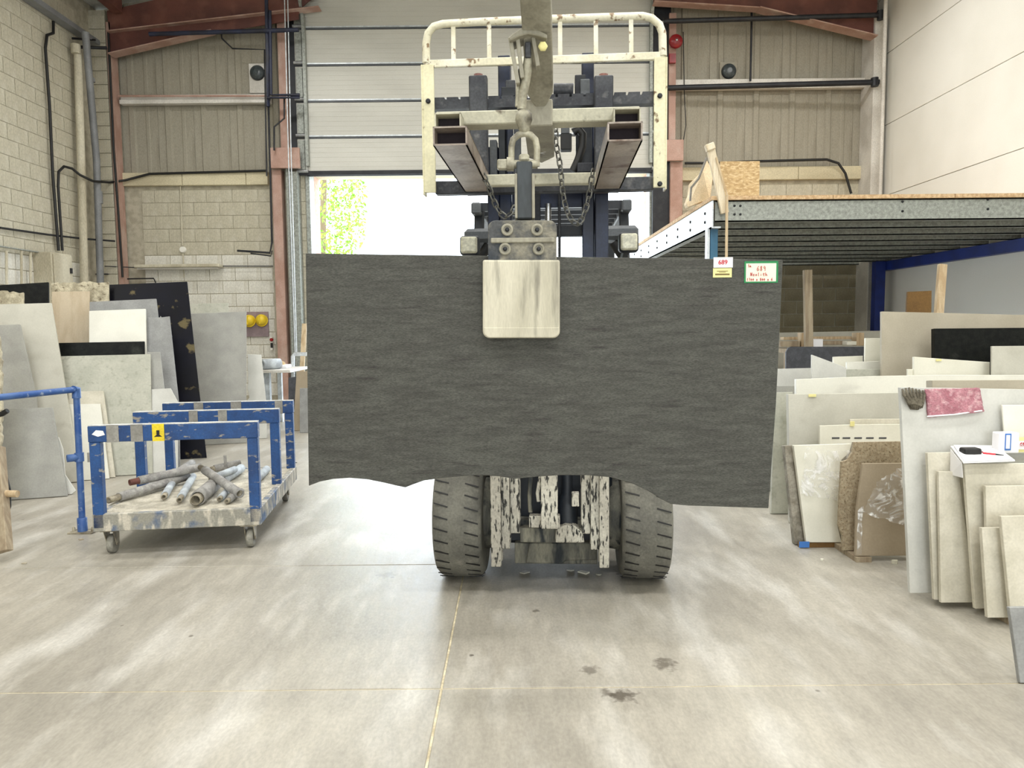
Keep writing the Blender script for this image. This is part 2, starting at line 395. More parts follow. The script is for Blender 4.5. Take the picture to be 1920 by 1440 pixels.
class MB:
    def __init__(s):
        s.v, s.f, s.sm = [], [], []

    def add(s, vs, fs, smooth=False):
        n = len(s.v)
        s.v += [Vector(v) for v in vs]
        s.f += [tuple(i + n for i in f) for f in fs]
        s.sm += [smooth] * len(fs)
        return s

    def box(s, a, b):
        x0, y0, z0 = [min(a[i], b[i]) for i in range(3)]
        x1, y1, z1 = [max(a[i], b[i]) for i in range(3)]
        return s.add([(x0, y0, z0), (x1, y0, z0), (x1, y1, z0), (x0, y1, z0), (x0, y0, z1), (x1, y0, z1), (x1, y1, z1), (x0, y1, z1)],
                     [(0, 3, 2, 1), (4, 5, 6, 7), (0, 1, 5, 4), (1, 2, 6, 5), (2, 3, 7, 6), (3, 0, 4, 7)])

    def prism(s, pts, ext):
        n = len(pts)
        e = Vector(ext)
        vs = [Vector(p) for p in pts] + [Vector(p) + e for p in pts]
        # orientation so that side normals point outwards
        nrm = Vector((0, 0, 0))
        for i in range(n):
            a, b = vs[i], vs[(i + 1) % n]
            nrm += a.cross(b)
        order = list(range(n))
        if nrm.dot(e) > 0:
            order.reverse()
        fs = [tuple(order), tuple(i + n for i in reversed(order))]
        for i in range(n):
            a, b = order[i], order[(i + 1) % n]
            fs.append((b, a, a + n, b + n))
        return s.add(vs, fs)

    def bar(s, a, b, w, h, up=(0, 0, 1)):
        a, b = Vector(a), Vector(b)
        d = (b - a).normalized()
        u = Vector(up)
        sd = d.cross(u)
        if sd.length < 1e-4:
            sd = d.cross(Vector((0, 1, 0)))
        sd.normalize()
        u = sd.cross(d).normalized()
        q = [a - sd * w / 2 - u * h / 2, a + sd * w / 2 - u * h / 2, a + sd * w / 2 + u * h / 2, a - sd * w / 2 + u * h / 2]
        return s.prism(q, b - a)

    def tube(s, pts, r, n=10, caps=True, r2=None, hollow=0.0):
        pts = [Vector(p) for p in pts]
        m = len(pts)
        vs = []
        prev = None
        for i, p in enumerate(pts):
            d = (pts[min(i + 1, m - 1)] - pts[max(i - 1, 0)]).normalized()
            if prev is None:
                ref = Vector((0, 0, 1)) if abs(d.z) < .9 else Vector((1, 0, 0))
                x = d.cross(ref).normalized()
            else:
                x = (prev - d * prev.dot(d)).normalized()
            prev = x
            y = d.cross(x)
            rr = r if r2 is None else r + (r2 - r) * i / max(1, m - 1)
            if isinstance(r, (list, tuple)):
                rr = r[i]
            for k in range(n):
                t = 2 * math.pi * k / n
                vs.append(p + x * math.cos(t) * rr + y * math.sin(t) * rr)
        fs = []
        for i in range(m - 1):
            for k in range(n):
                k2 = (k + 1) % n
                fs.append((i * n + k, i * n + k2, (i + 1) * n + k2, (i + 1) * n + k))
        s.add(vs, fs, True)
        if caps:
            s.add([vs[k] for k in range(n)], [tuple(reversed(range(n)))])
            s.add([vs[(m - 1) * n + k] for k in range(n)], [tuple(range(n))])
        return s

    def pipe_hollow(s, a, b, r, t, n=14):
        a, b = Vector(a), Vector(b)
        d = (b - a).normalized()
        x = d.cross(Vector((0, 0, 1))).normalized()
        y = d.cross(x)
        vs = []
        for (c, rr) in ((a, r), (b, r), (b, r - t), (a, r - t)):
            for k in range(n):
                q = 2 * math.pi * k / n
                vs.append(c + x * math.cos(q) * rr + y * math.sin(q) * rr)
        fs = []
        for j in range(4):
            for k in range(n):
                k2 = (k + 1) % n
                fs.append((j * n + k, j * n + k2, ((j + 1) % 4) * n + k2, ((j + 1) % 4) * n + k))
        return s.add(vs, fs, True)

    def lathe(s, c, axis, prof, n=24):
        c, ax = Vector(c), Vector(axis).normalized()
        ref = Vector((0, 0, 1)) if abs(ax.z) < .9 else Vector((1, 0, 0))
        x = ax.cross(ref).normalized()
        y = ax.cross(x)
        vs = []
        for (r, h) in prof:
            for k in range(n):
                t = 2 * math.pi * k / n
                vs.append(c + ax * h + (x * math.cos(t) + y * math.sin(t)) * max(r, 1e-4))
        fs = []
        for i in range(len(prof) - 1):
            for k in range(n):
                k2 = (k + 1) % n
                fs.append((i * n + k, i * n + k2, (i + 1) * n + k2, (i + 1) * n + k))
        s.add(vs, fs, True)
        m = len(prof) - 1
        s.add([vs[k] for k in range(n)], [tuple(reversed(range(n)))])
        s.add([vs[m * n + k] for k in range(n)], [tuple(range(n))])
        return s

    def build(s, name, m, parent=None, bevel=0.0, seg=1, auto=False):
        me = bpy.data.meshes.new(name)
        off = OFF.get(parent.name, Vector((0, 0, 0))) if parent else Vector((0, 0, 0))
        me.from_pydata([tuple(v - off) for v in s.v], [], s.f)
        me.materials.append(M[m] if isinstance(m, str) else m)
        for i, p in enumerate(me.polygons):
            p.use_smooth = s.sm[i]
        me.update()
        import bmesh
        bm = bmesh.new()
        bm.from_mesh(me)
        bmesh.ops.recalc_face_normals(bm, faces=bm.faces)
        bm.to_mesh(me)
        bm.free()
        o = bpy.data.objects.new(name, me)
        C.objects.link(o)
        if parent:
            o.parent = parent
            OFF[o.name] = off
        if bevel > 0:
            b = o.modifiers.new('bevel', 'BEVEL')
            b.width = bevel
            b.segments = seg
            b.limit_method = 'ANGLE'
        return o


def tag(o, label=None, cat=None, group=None, kind=None):
    if label:
        o['label'] = label
    if cat:
        o['category'] = cat
    if group:
        o['group'] = group
    if kind:
        o['kind'] = kind
    return o


def thing(name, label, cat, loc=(0, 0, 0), yaw=0.0, group=None, world=True):
    o = bpy.data.objects.new(name, None)
    C.objects.link(o)
    o.location = loc
    o.rotation_euler = (0, 0, yaw)
    o.empty_display_size = .1
    tag(o, label, cat, group)
    OFF[o.name] = Vector(loc) if world else Vector((0, 0, 0))
    return o


def struct(o):
    o['kind'] = 'structure'
    return o


def inst(src_mesh, name, loc, parent, yaw=0.0, scale=None):
    o = bpy.data.objects.new(name, src_mesh)
    C.objects.link(o)
    o.location = loc
    o.rotation_euler = (0, 0, yaw)
    if scale:
        o.scale = scale
    o.parent = parent
    return o


def raw_mesh(name, mb, m):
    o = mb.build(name, m)
    me = o.data
    bpy.data.objects.remove(o)
    return me


# ------------------------------------------------------------------ room shell
YB = 13.0      # back wall plane
XL, XR = -7.0, 6.3
ZT = 7.6
Y0 = -9.0
# floor: bays with recessed, filled joints
fl = struct(MB().box((XL - .3, Y0 - .3, -.25), (XR + .3, YB + .9, -.004)).build('floor', 'joint'))
gap = .0042
xs = [XL - .3, -4.4, -0.285, 3.8, XR + .3]
ys = [Y0 - .3, -3.2, 2.75, 8.9, YB + .9]
for i in range(4):
    for j in range(4):
        segs = [(ys[j], ys[j + 1])]
        if j == 2 and i < 2:
            segs = [(ys[j], 4.24), (4.24, ys[j + 1])]
        for (a, b) in segs:
            MB().box((xs[i] + gap, a + gap, -.02), (xs[i + 1] - gap, b - gap, 0)).build('concrete_bay', 'floor', fl, bevel=.003)
# outside yard
struct(MB().box((-40, YB + .9, -.25), (40, 60, -.01)).build('trim_12', 'yard'))
# ceiling: pitched roof liner
rm = MB()
rm.prism([(XL - .3, Y0 - .3, 6.75), (XL - .3, Y0 - .3, 6.85), (-.3, Y0 - .3, 8.3), (XR + .3, Y0 - .3, 6.85), (XR + .3, Y0 - .3, 6.75), (-.3, Y0 - .3, 8.2)], (0, YB + .9 - Y0 + .3, 0))
struct(rm.build('ceiling', 'roof'))


def block_mesh(w, d, h, m, name):
    return raw_mesh(name, MB().box((-w / 2, -.008, -h / 2), (w / 2, 0, h / 2)), m)


BW, BH, MT = .45, .225, .012


def bevelled(me, width=.003):
    import bmesh
    bm = bmesh.new()
    bm.from_mesh(me)
    bmesh.ops.bevel(bm, geom=[e for e in bm.edges], offset=width, segments=1, affect='EDGES')
    bm.to_mesh(me)
    bm.free()
    return me


blk = {k: bevelled(block_mesh(BW - MT, .02, BH - MT, k, 'block_' + k)) for k in ('block', 'block_white', 'block_brown')}
blkh = {k: bevelled(block_mesh(BW / 2 - MT, .02, BH - MT, k, 'half_block_' + k)) for k in ('block', 'block_white', 'block_brown')}


def lay_blocks(parent, along, origin, length, z0, z1, kindf, yaw):
    """courses of blocks in stretcher bond against a mortar wall"""
    z = z0
    row = 0
    while z + BH <= z1 + .01:
        x = 0.0
        if row % 2:
            k = kindf(0, z)
            inst(blkh[k], 'block', Vector(origin) + Vector(along) * (BW / 4) + Vector((0, 0, z + BH / 2)), parent, yaw)
            x = BW / 2
        while x + BW <= length + .02:
            k = kindf(x, z)
            p = Vector(origin) + Vector(along) * (x + BW / 2) + Vector((0, 0, z + BH / 2))
            inst(blk[k], 'block', p, parent, yaw)
            x += BW
        if length - x > .1:
            k = kindf(x, z)
            w = length - x
            inst(blkh[k], 'block', Vector(origin) + Vector(along) * (x + w / 2) + Vector((0, 0, z + BH / 2)), parent, yaw, (w / (BW / 2), 1, 1))
        z += BH
        row += 1


# left side wall
wl = struct(MB().box((XL - .25, Y0, 0), (XL, YB, 6.8)).build('wall_left', 'mortar'))
# blocks on the visible stretch only; a painted band near the floor
lay_blocks(wl, (0, 1, 0), (XL, 9.6, 0), 2.7, .9, 6.7, lambda x, z: 'block_white' if z < 2.3 else 'block', R(90))
for o in wl.children:
    pass
# back wall, masonry below, frame above
DX0, DX1 = W(578, 400, YB).x, W(1222, 400, YB).x   # door opening
ZL = W(380, 328, YB).z                             # top of the block walls
wb = struct(MB().box((XL, YB, 0), (DX0 - .02, YB + .25, ZL)).box((DX1 + .02, YB, 0), (XR, YB + .25, ZL)).box((XL, YB + .03, ZL), (XR, YB + .25, 8.2)).build('wall_back', 'mortar'))
xr0 = W(1255, 400, YB).x
zwhite = W(380, 500, YB).z


def kf_left(x, z):
    return 'block_white' if z < zwhite else 'block'


lay_blocks(wb, (1, 0, 0), (-6.4, YB, 0), W(508, 400, YB).x + 6.4, .2, ZL - .2, kf_left, 0)
lay_blocks(wb, (1, 0, 0), (xr0, YB, 0), XR - xr0 - .12, .2, ZL - .2, lambda x, z: 'block_brown' if z < 2.5 else 'block', 0)
lay_blocks(wb, (1, 0, 0), (W(536, 400, YB).x, YB, 0), DX0 - .03 - W(536, 400, YB).x, .2, ZL - .0, lambda x, z: 'block', 0)
# ledges
for (a, b) in ((W(226, 335, YB).x, W(505, 335, YB).x), (xr0, W(1640, 300, YB).x)):
    x = a
    while x < b - .05:
        x2 = min(b, x + 1.1)
        MB().box((x + .004, YB - .09, ZL - .19), (x2 - .004, YB, ZL + .03)).build('ledge_stone', 'ledge', wb, bevel=.006)
        x = x2
# ribbed cladding sheets above the masonry
SW = .62


def sheet_mesh(h, name):
    prof = [(-SW / 2, 0), (-SW / 2, -.004), (-.19, -.004), (-.17, -.035), (-.09, -.035), (-.07, -.004), (.09, -.004), (.11, -.012), (.15, -.012), (.17, -.004), (SW / 2 - .004, -.004), (SW / 2 - .004, 0)]
    return raw_mesh(name, MB().prism([(x, y - .012, 0) for x, y in prof], (0, 0, h)), 'cladding')


zp = W(380, 186, YB).z
h1 = zp - ZL - .03
sm1 = sheet_mesh(h1, 'cladding_sheet_low')
sm2 = sheet_mesh(8.1 - zp, 'cladding_sheet_high')
for (a, b) in ((W(232, 300, YB).x, W(520, 300, YB).x), (W(1262, 300, YB).x, W(1640, 250, YB).x)):
    x = a
    while x < b + .2:
        inst(sm1, 'cladding_sheet', (x + SW / 2, YB + .03, ZL + .03), wb)
        inst(sm2, 'cladding_sheet', (x + SW / 2, YB + .025, zp), wb)
        x += SW
# right wall: big white panels
wr = struct(MB().box((XR + .03, Y0, 0), (XR + .25, YB + .3, 7.2)).build('wall_right', 'mortar'))
z = 0.0
ph = 1.17
while z < 7.0:
    for (a, b) in ((Y0, -3), (-3, 3), (3, 9.0), (9.0, YB)):
        MB().box((XR, a + .003, z + .005), (XR + .03, b - .003, min(7.1, z + ph) - .005)).build('wall_panel', 'white_wall', wr, bevel=.003)
    z += ph
struct(MB().box((XL - .25, Y0 - .25, 0), (XR + .25, Y0, 8.3)).build('wall_front', 'white_wall'))

# corner columns and steel frame
cy = YB - .02
t1 = struct(MB().box(W(172, 300, YB - .5), W(222, 301, YB) + Vector((0, 0, 0))).build('trim_1', 'block'))
bpy.data.objects.remove(t1)
col = MB().box((W(176, 300, 12.75).x, 12.72, 0), (W(212, 300, 12.75).x, YB, 6.7))
t1 = struct(col.build('trim_1', 'mortar'))
ck = bevelled(raw_mesh('pier_block', MB().box((-.165, -.02, -BH / 2 + .005), (.165, 0, BH / 2 - .005)), 'block'))
zc = .2
xc = (W(176, 300, 12.75).x + W(212, 300, 12.75).x) / 2
while zc < 6.5:
    inst(ck, 'block', (xc, 12.72, zc), t1)
    zc += BH
xf = W(214, 300, 12.75).x
# salmon stanchion flange beside the pier
struct(MB().box((xf + .0, 12.7, 0), (xf + .07, 12.72, 6.5)).box((xf + .03, 12.72, 0), (xf + .045, 12.95, 6.5)).build('trim_2', 'salmon'))
# right corner column (white)
xa, xb = W(1627, 250, 12.7).x, W(1650, 250, 12.7).x
struct(MB().box((xa, 12.55, 0), (xb, YB, W(1640, 70, 12.7).z + .3)).build('trim_3', 'white_trim', bevel=.01))
struct(MB().tube([(W(1652, 300, 12.3).x, 12.3, 2.0), (W(1652, 300, 12.3).x, 12.3, 6.8)], .03).build('trim_4', 'white_trim'))


def girder(name, outline, Y, m='oxide', flange='salmon'):
    pts = [W(x, y, Y) for x, y in outline]
    o = MB().prism(pts, (0, .02, 0)).build(name, m)
    struct(o)
    return o, pts


def flange(parent, a, b, w=.2, t=.018, m='salmon'):
    MB().bar(a, b, w, t, up=(0, 0, 1)).build('flange', m, parent, bevel=.003)


g1, p = girder('trim_5', [(200, 20), (205, 62), (555, 22), (600, -15), (600, -70)], 12.7)
flange(g1, W(205, 62, 12.68), W(600, 16, 12.68))
g2, p = girder('trim_6', [(204, 62), (208, 104), (340, 72), (560, 36), (560, 22)], 12.68)
flange(g2, W(208, 104, 12.66), W(400, 60, 12.66), .22)
g3, p = girder('trim_7', [(1225, -70), (1225, 5), (1421, 17), (1640, 70), (1646, -5), (1646, -60)], 12.6)
flange(g3, W(1225, 6, 12.58), W(1421, 18, 12.58))
flange(g3, W(1421, 18, 12.57), W(1640, 71, 12.57), .24)
# dark roof void behind the rafters is the roof liner; eaves beam and tray along the left wall
struct(MB().box((XL + .02, 6, 6.12), (XL + .18, 12.7, 6.2)).box((XL + .02, 6, 6.2), (XL + .05, 12.7, 6.28)).build('trim_8', 'pipe_grey'))
struct(MB().bar((XL + .55, 7, 6.95), (XL + .55, 12.6, 6.75), .16, .3).build('trim_9', 'oxide'))
# purlin rails
pl = MB().box((W(226, 186, 12.9).x, 12.85, zp - .11), (W(508, 186, 12.9).x, 12.97, zp - .04)).box((W(226, 186, 12.9).x, 12.9, zp - .04), (W(508, 186, 12.9).x, 12.97, zp + .05))
struct(pl.build('trim_10', 'white_trim', bevel=.005))
tag(MB().tube([W(222, 180, 12.8), W(500, 180, 12.8)], .018, 8).build('wall_pipe', 'salmon'), 'thin rusty salmon pipe along the ledge rail left of the shutter door', 'pipe')
zq = W(1640, 152, 12.85).z
struct(MB().box((W(1262, 165, 12.85).x, 12.86, zq - .1), (W(1625, 152, 12.85).x, 12.97, zq + .06)).build('trim_11', 'white_trim', bevel=.005))
tag(MB().tube([W(1250, 165, 12.7), W(1648, 154, 12.5)], .045, 12).tube([W(1640, 146, 12.5), W(1640, 162, 12.5)], .06, 10).build('wall_pipe', 'dark_steel'), 'dark pipe running along the lower rail right of the shutter door', 'pipe')
tag(MB().tube([W(1245, 40, 12.6), W(1655, 28, 12.4)], .04, 12).tube([W(1651, 20, 12.4), W(1651, 37, 12.4)], .055, 10).build('wall_pipe', 'dark_steel'), 'dark pipe high up under the red rafter right of the shutter door', 'pipe')
tag(MB().tube([W(1410, -30, 12.75), W(1409, 60, 12.78), W(1407, 152, 12.8)], .018, 8).build('conduit', 'dark_steel'), 'thin vertical dark conduit dropping between the two dark pipes', 'conduit')
tag(MB().tube([W(280, 64, 12.5), W(345, 62, 12.5), W(560, 56, 12.5)], .035, 10).build('wall_pipe', 'navy'), 'dark navy pipe crossing under the left rafter', 'pipe')
# steel posts either side of the door
zpl0, zpl1 = W(510, 318, 12.8).z, W(510, 280, 12.8).z
struct(MB().box((W(512, 400, 12.8).x, 12.78, 0), (W(530, 400, 12.8).x, 12.98, zpl0)).build('trim_13', 'salmon', bevel=.004))
struct(MB().box((W(524, 200, 12.8).x, 12.8, zpl1), (W(538, 200, 12.8).x, 12.98, 6.6)).build('trim_14', 'salmon', bevel=.004))
struct(MB().box((W(508, 300, 12.7).x, 12.68, zpl0), (W(562, 300, 12.7).x, 12.74, zpl1)).build('trim_15', 'salmon', bevel=.004))
struct(MB().box((W(541, 400, 12.9).x, 12.8, 0), (W(546, 400, 12.9).x, 12.98, 4.2)).box((W(548, 400, 12.9).x, 12.78, 0), (W(563, 400, 12.9).x, 12.98, ZL)).build('trim_16', 'galv', bevel=.004))
struct(MB().box((W(540, 150, 12.95).x, 12.93, zpl1), (W(574, 150, 12.95).x, 12.99, 8)).build('trim_17', 'truck_dark'))
struct(MB().box((W(1256, 400, 12.8).x, 12.78, 0), (W(1279, 400, 12.8).x, 12.98, W(1256, 304, 12.8).z)).box((W(1254, 200, 12.8).x, 12.8, W(1256, 266, 12.8).z), (W(1267, 200, 12.8).x, 12.98, 6.6)).build('trim_18', 'salmon', bevel=.004))
struct(MB().box((W(1247, 300, 12.7).x, 12.68, W(1256, 304, 12.8).z), (W(1281, 300, 12.7).x, 12.74, W(1256, 265, 12.8).z)).build('trim_19', 'salmon', bevel=.004))
struct(MB().box((W(1222, 300, 12.95).x, 12.85, 0), (W(1254, 300, 12.95).x, 12.99, 8)).build('trim_20', 'dark_steel'))

# door reveal in pale brick and lintel
jb = struct(MB().box((DX0 - .35, YB + .26, 0), (DX0, YB + .8, 4.6)).box((DX1, YB + .26, 0), (DX1 + .35, YB + .8, 4.6)).build('trim_21', 'brick'))
zc0 = W(700, 323, 12.9).z
struct(MB().box((DX0 - .35, YB + .26, 4.1), (DX1 + .35, YB + .8, 4.7)).build('trim_22', 'ledge'))
struct(MB().box((DX0 - .02, YB - .05, 0), (DX0 + .05, YB + .25, 4.2)).box((DX1 - .05, YB - .05, 0), (DX1 + .02, YB + .25, 4.2)).build('trim_23', 'galv', bevel=.004))
# sectional door
d1 = struct(MB().box((DX0 + .02, 12.93, zc0 - .05), (DX1 - .02, 12.97, zc0)).build('door_1', 'dark_steel'))
ph_ = (W(700, 46, 12.9).z - zc0) / 4.08
for i in range(6):
    z0 = zc0 + i * ph_
    pr = [(12.9, z0 + .004), (12.9, z0 + ph_ - .02)]
    prof = [(12.96, z0 + .004)]
    n = 7
    for k in range(n):
        a = z0 + .02 + (ph_ - .04) * k / n
        b_ = z0 + .02 + (ph_ - .04) * (k + 1) / n
        prof += [(12.902, a), (12.902, b_ - .012), (12.905, b_ - .010), (12.905, b_ - .002)]
    prof += [(12.95, z0 + ph_ - .03), (12.96, z0 + ph_ - .03)]
    pn = MB().prism([(DX0 - .12, y, zz) for y, zz in prof], (DX1 - DX0 + .24, 0, 0)).build('door_section', 'door_panel', d1)
    MB().box((DX0 - .12, 12.89, z0 + .004), (DX1 + .12, 12.902, z0 + .026)).build('hinge_strip', 'galv_bright', d1)
    MB().box((DX0 - .12, 12.905, z0 - .034), (DX1 + .12, 12.95, z0 + .003)).build('joint_gap', 'truck_grey', d1)
    for xx in (DX0 - .1, DX1 - .0):
        MB().box((xx, 12.86, z0 + .05), (xx + .11, 12.9, z0 + ph_ - .06)).build('end_stile', 'galv', d1, bevel=.004)
        MB().tube([(xx - .03, 12.86, z0 + .02), (xx + .16, 12.86, z0 + .02)], .028, 8).build('roller', 'door_alu', d1)
MB().box((DX0 - .1, 12.88, zc0 - .04), (DX1 + .1, 12.93, zc0 + .03)).build('bottom_rail', 'dark_steel', d1, bevel=.004)
# curved top of the guide rails
for sx, px in ((-1, 568), (1, 1222)):
    x = W(px, 60, 12.8).x
    cv = []
    zz = W(px, 60, 12.8).z
    for k in range(9):
        a = R(90) * k / 8
        cv.append((x, 12.85 - .75 * (1 - math.cos(a)), zz + .75 * math.sin(a)))
    cv = [(x, 12.85, zc0 + .1)] + cv + [(x, 9.8, zz + .78)]
    mb = MB()
    for a, b in zip(cv[:-1], cv[1:]):
        mb.bar(a, b, .09, .05, up=(1, 0, 0))
    mb.build('guide_rail', 'galv', d1)
# shutter chain loop & pipes by the door
tag(MB().tube([W(533, -20, 12.5), W(541, 300, 12.5), W(553, 660, 12.5)], .01, 6).tube([W(539, -20, 12.5), W(546, 300, 12.5), W(556, 660, 12.5)], .01, 6).build('hoist_chain', 'galv_bright'), 'long pale hand chain hanging beside the left door rail', 'chain')
tag(MB().tube([W(499, -20, 12.55), W(503, 200, 12.55), W(505, 182, 12.55)], .03, 8).build('conduit', 'navy'), 'dark navy vertical conduit left of the shutter door', 'conduit')
tag(MB().tube([W(506, 20, 12.5), W(508, 178, 12.5), W(562, 178, 12.5)], .028, 8).tube([W(500, 183, 12.5), W(562, 183, 12.5)], .02, 8).build('wall_pipe', 'navy'), 'navy pipe turning into the shutter door head', 'pipe')
tag(MB().tube([W(533, 185, 12.6), W(533, 222, 12.6), W(514, 238, 12.6), W(514, 282, 12.6)], .015, 8).build('conduit', 'dark_steel'), 'kinked dark conduit above the left salmon plate', 'conduit')
tag(MB().tube([W(503, 186, 12.7), W(507, 330, 12.7), W(510, 455, 12.7), W(506, 474, 12.7), W(445, 470, 12.7)], .018, 8).tube([W(510, 470, 12.7), W(508, 480, 12.7), W(470, 475, 12.7)], .012, 8).build('conduit', 'dark_steel'), 'grey conduit dropping left of the salmon post and ending in two prongs', 'conduit')
tag(MB().tube([W(414, 58, 12.6), W(416, 72, 12.6), W(436, 91, 12.6), W(496, 93, 12.6), W(500, 330, 12.6)], .013, 8).build('conduit', 'dark_steel'), 'thin dark conduit with a kink under the left rafter', 'conduit')
# corner pipework (left)
tag(MB().tube([WX(146, 100, -6.86), WX(152, 300, -6.86), WX(158, 520, -6.86), WX(162, 620, -6.86)], .06, 12).lathe(WX(142, 92, -6.86), (0, 0, 1), [(.07, -.07), (.07, .07)], 12).build('soil_pipe', 'pipe_cream'), 'cream painted vertical pipe in the left corner', 'pipe')
tag(MB().tube([WX(160, 60, -6.7), WX(181, 300, -6.78), WX(188, 520, -6.8), WX(191, 640, -6.8)], .055, 14).lathe(WX(170, 150, -6.74), (0, 0, 1), [(.065, -.03), (.065, .03)], 14).lathe(WX(185, 370, -6.78), (0, 0, 1), [(.062, -.1), (.062, .1)], 14).build('rainwater_pipe', 'pipe_grey'), 'grey plastic vertical pipe in front of the corner pier', 'pipe')
cbl = MB()
cbl.tube([WX(100, 40, -6.93), WX(100, 62, -6.93), WX(88, 66, -6.93), WX(85, 90, -6.93), WX(93, 200, -6.93), WX(99, 330, -6.93), WX(106, 420, -6.93), WX(110, 470, -6.93)], .022, 8)
tag(cbl.build('black_cable', 'black'), 'thick black cable running down the left block wall', 'cable')
cb2 = MB().tube([WX(117, 470, -6.9), WX(109, 350, -6.9), WX(110, 322, -6.9), WX(120, 312, -6.9), WX(135, 316, -6.9), WX(150, 328, -6.8), WX(175, 340, -6.7), W(205, 342, 12.65), W(235, 338, 12.85), W(280, 326, 12.88), W(500, 320, 12.88)], .02, 8)
tag(cb2.build('black_cable', 'black'), 'black cable looping over the corner pipes and along the ledge', 'cable')
tag(MB().tube([W(203, 60, 12.66), W(213, 280, 12.66), W(222, 400, 12.66), W(230, 520, 12.66)], .018, 6).build('black_cable', 'black'), 'black cable clipped to the salmon corner stanchion', 'cable')
tag(MB().tube([WX(0, 427, -6.95), WX(90, 440, -6.95), WX(160, 448, -6.9), W(215, 452, 12.6)], .015, 8).build('wall_bar', 'dark_steel'), 'thin dark rod crossing the left wall to the corner', 'rod')
tag(MB().tube([WX(136, 72, -6.9), W(178, 75, 12.55)], .018, 8).tube([WX(142, 88, -6.9), W(200, 90, 12.5)], .026, 8).build('pipe_bracket', 'dark_steel'), 'dark clamp bars holding the pipes at the top of the left corner', 'bracket')
# cable trunking and meter box on left wall
tag(MB().box(WX(-60, 452, -6.95), WX(100, 478, -6.9)).build('cable_trunking', 'galv', bevel=.004), 'grey galvanised trunking on the left wall above the slabs', 'trunking')
for k, xx in enumerate((12, 40, 57)):
    tag(MB().tube([WX(xx, 470, -6.93), WX(xx + 1, 560, -6.93)], .018, 8).build('conduit', 'pipe_cream'), ['leftmost', 'middle', 'rightmost'][k] + ' of the three pale conduits below the trunking', 'conduit')
mbx = thing('meter_box', 'cream electrical cabinet on the left wall beside the pipes', 'cabinet', (-6.8, 10.5, 1.9))
a, b = WX(98, 472, -6.7), WX(134, 560, -6.7)
MB().box((XL, a.y, a.z), (-6.72, b.y + .1, 1.6)).build('housing', 'pipe_cream', mbx, bevel=.01)
MB().box((-6.72, a.y + .03, a.z - .03), (-6.7, b.y + .07, 1.66)).build('door', 'pipe_cream', mbx, bevel=.006)
MB().box((-6.7, b.y + .0, 2.25), (-6.68, b.y + .04, 2.33)).build('latch', 'dark_steel', mbx)

# round wall lamps
for (px, py, lab) in ((482, 136, 'round dark lamp on a white plate left of the shutter door'), (1367, 133, 'round dark lamp on a pale plate right of the shutter door')):
    c = W(px, py, 12.9)
    lt = thing('bulkhead_lamp', lab, 'lamp', c)
    MB().box((c.x - .15, 12.93, c.z - (.33 if px < 900 else .2)), (c.x + .15, 12.97, c.z + .16)).build('back_plate', 'white_trim' if px < 900 else 'cladding', lt, bevel=.004)
    MB().lathe((c.x, 12.93, c.z), (0, -1, 0), [(.12, 0), (.12, .04), (.1, .07), (.04, .085)], 24).build('lens', 'lamp_glass', lt)
    MB().lathe((c.x, 12.93, c.z), (0, -1, 0), [(.125, 0), (.125, .03), (.11, .035)], 24).build('rim', 'dark_steel', lt)
c = W(1267, 78, 12.7)
bl = thing('alarm_bell', 'round red alarm bell on the post right of the shutter door', 'bell', c)
MB().lathe(c, (0, -1, 0), [(.115, 0), (.112, .03), (.09, .06), (.03, .075)], 24).build('gong', 'bell', bl)
MB().lathe(c, (0, -1, 0), [(.02, .07), (.018, .09), (.005, .092)], 10).build('dome_nut', 'chrome', bl)
MB().box((c.x - .06, 12.7, c.z - .06), (c.x + .06, 12.8, c.z + .06)).build('back_box', 'bell', bl)
tag(MB().box(W(1255, 100, 12.7), W(1266, 120, 12.76)).build('call_point', 'bell', bevel=.004), 'small dark red box on the post under the alarm bell', 'call point')
tag(MB().tube([W(1281, 60, 12.85), W(1283, 170, 12.85), W(1286, 235, 12.85), W(1281, 265, 12.85)], .008, 6).build('thin_cable', 'black'), 'thin loose black wire hanging beside the right door post', 'cable')
tag(MB().tube([W(1284, 306, 12.83), W(1340, 306, 12.83), W(1400, 303, 12.83), W(1550, 299, 12.83), W(1572, 306, 12.8), W(1585, 325, 12.8), W(1596, 363, 12.8)], .022, 8).build('black_cable', 'black'), 'thick black cable curving down from the right ledge to the mezzanine', 'cable')
# left back wall fittings
c = W(342, 468, 12.95)
sk = thing('ceiling_rose', 'small round white junction box on the left block wall', 'junction box', c)
MB().lathe((c.x, 13, c.z), (0, -1, 0), [(.055, 0), (.055, .05), (.045, .065)], 20).build('box', 'socket_white', sk)
tag(MB().tube([W(338, 346, 12.95), W(340, 400, 12.95), W(342, 460, 12.95)], .01, 6).tube([W(343, 475, 12.95), W(345, 520, 12.95)], .01, 6).build('conduit', 'pipe_cream'), 'thin pale conduit running down through the round junction box', 'conduit')
tl = thing('strip_light', 'long dusty white batten light on the left block wall', 'light', W(330, 497, 12.8))
MB().box(W(250, 496, 12.75), W(420, 502, 12.97)).build('reflector', 'pipe_cream', tl, bevel=.01)
MB().box(W(256, 502, 12.8), W(414, 505, 12.95)).build('batten', 'white_trim', tl, bevel=.004)
tag(MB().tube([W(196, 499, 12.6), W(260, 502, 12.9), W(420, 499, 12.93), W(512, 499, 12.93)], .009, 6).build('thin_cable', 'dark_steel'), 'thin dark cable strung along the wall through the batten light', 'cable')
tag(MB().tube([W(180, 514, 12.5), W(224, 514, 12.9), W(232, 523, 12.9), W(288, 522, 12.9), W(292, 530, 12.9)], .012, 6).build('conduit', 'dark_steel'), 'thin bent conduit low on the wall above the veined black slab', 'conduit')
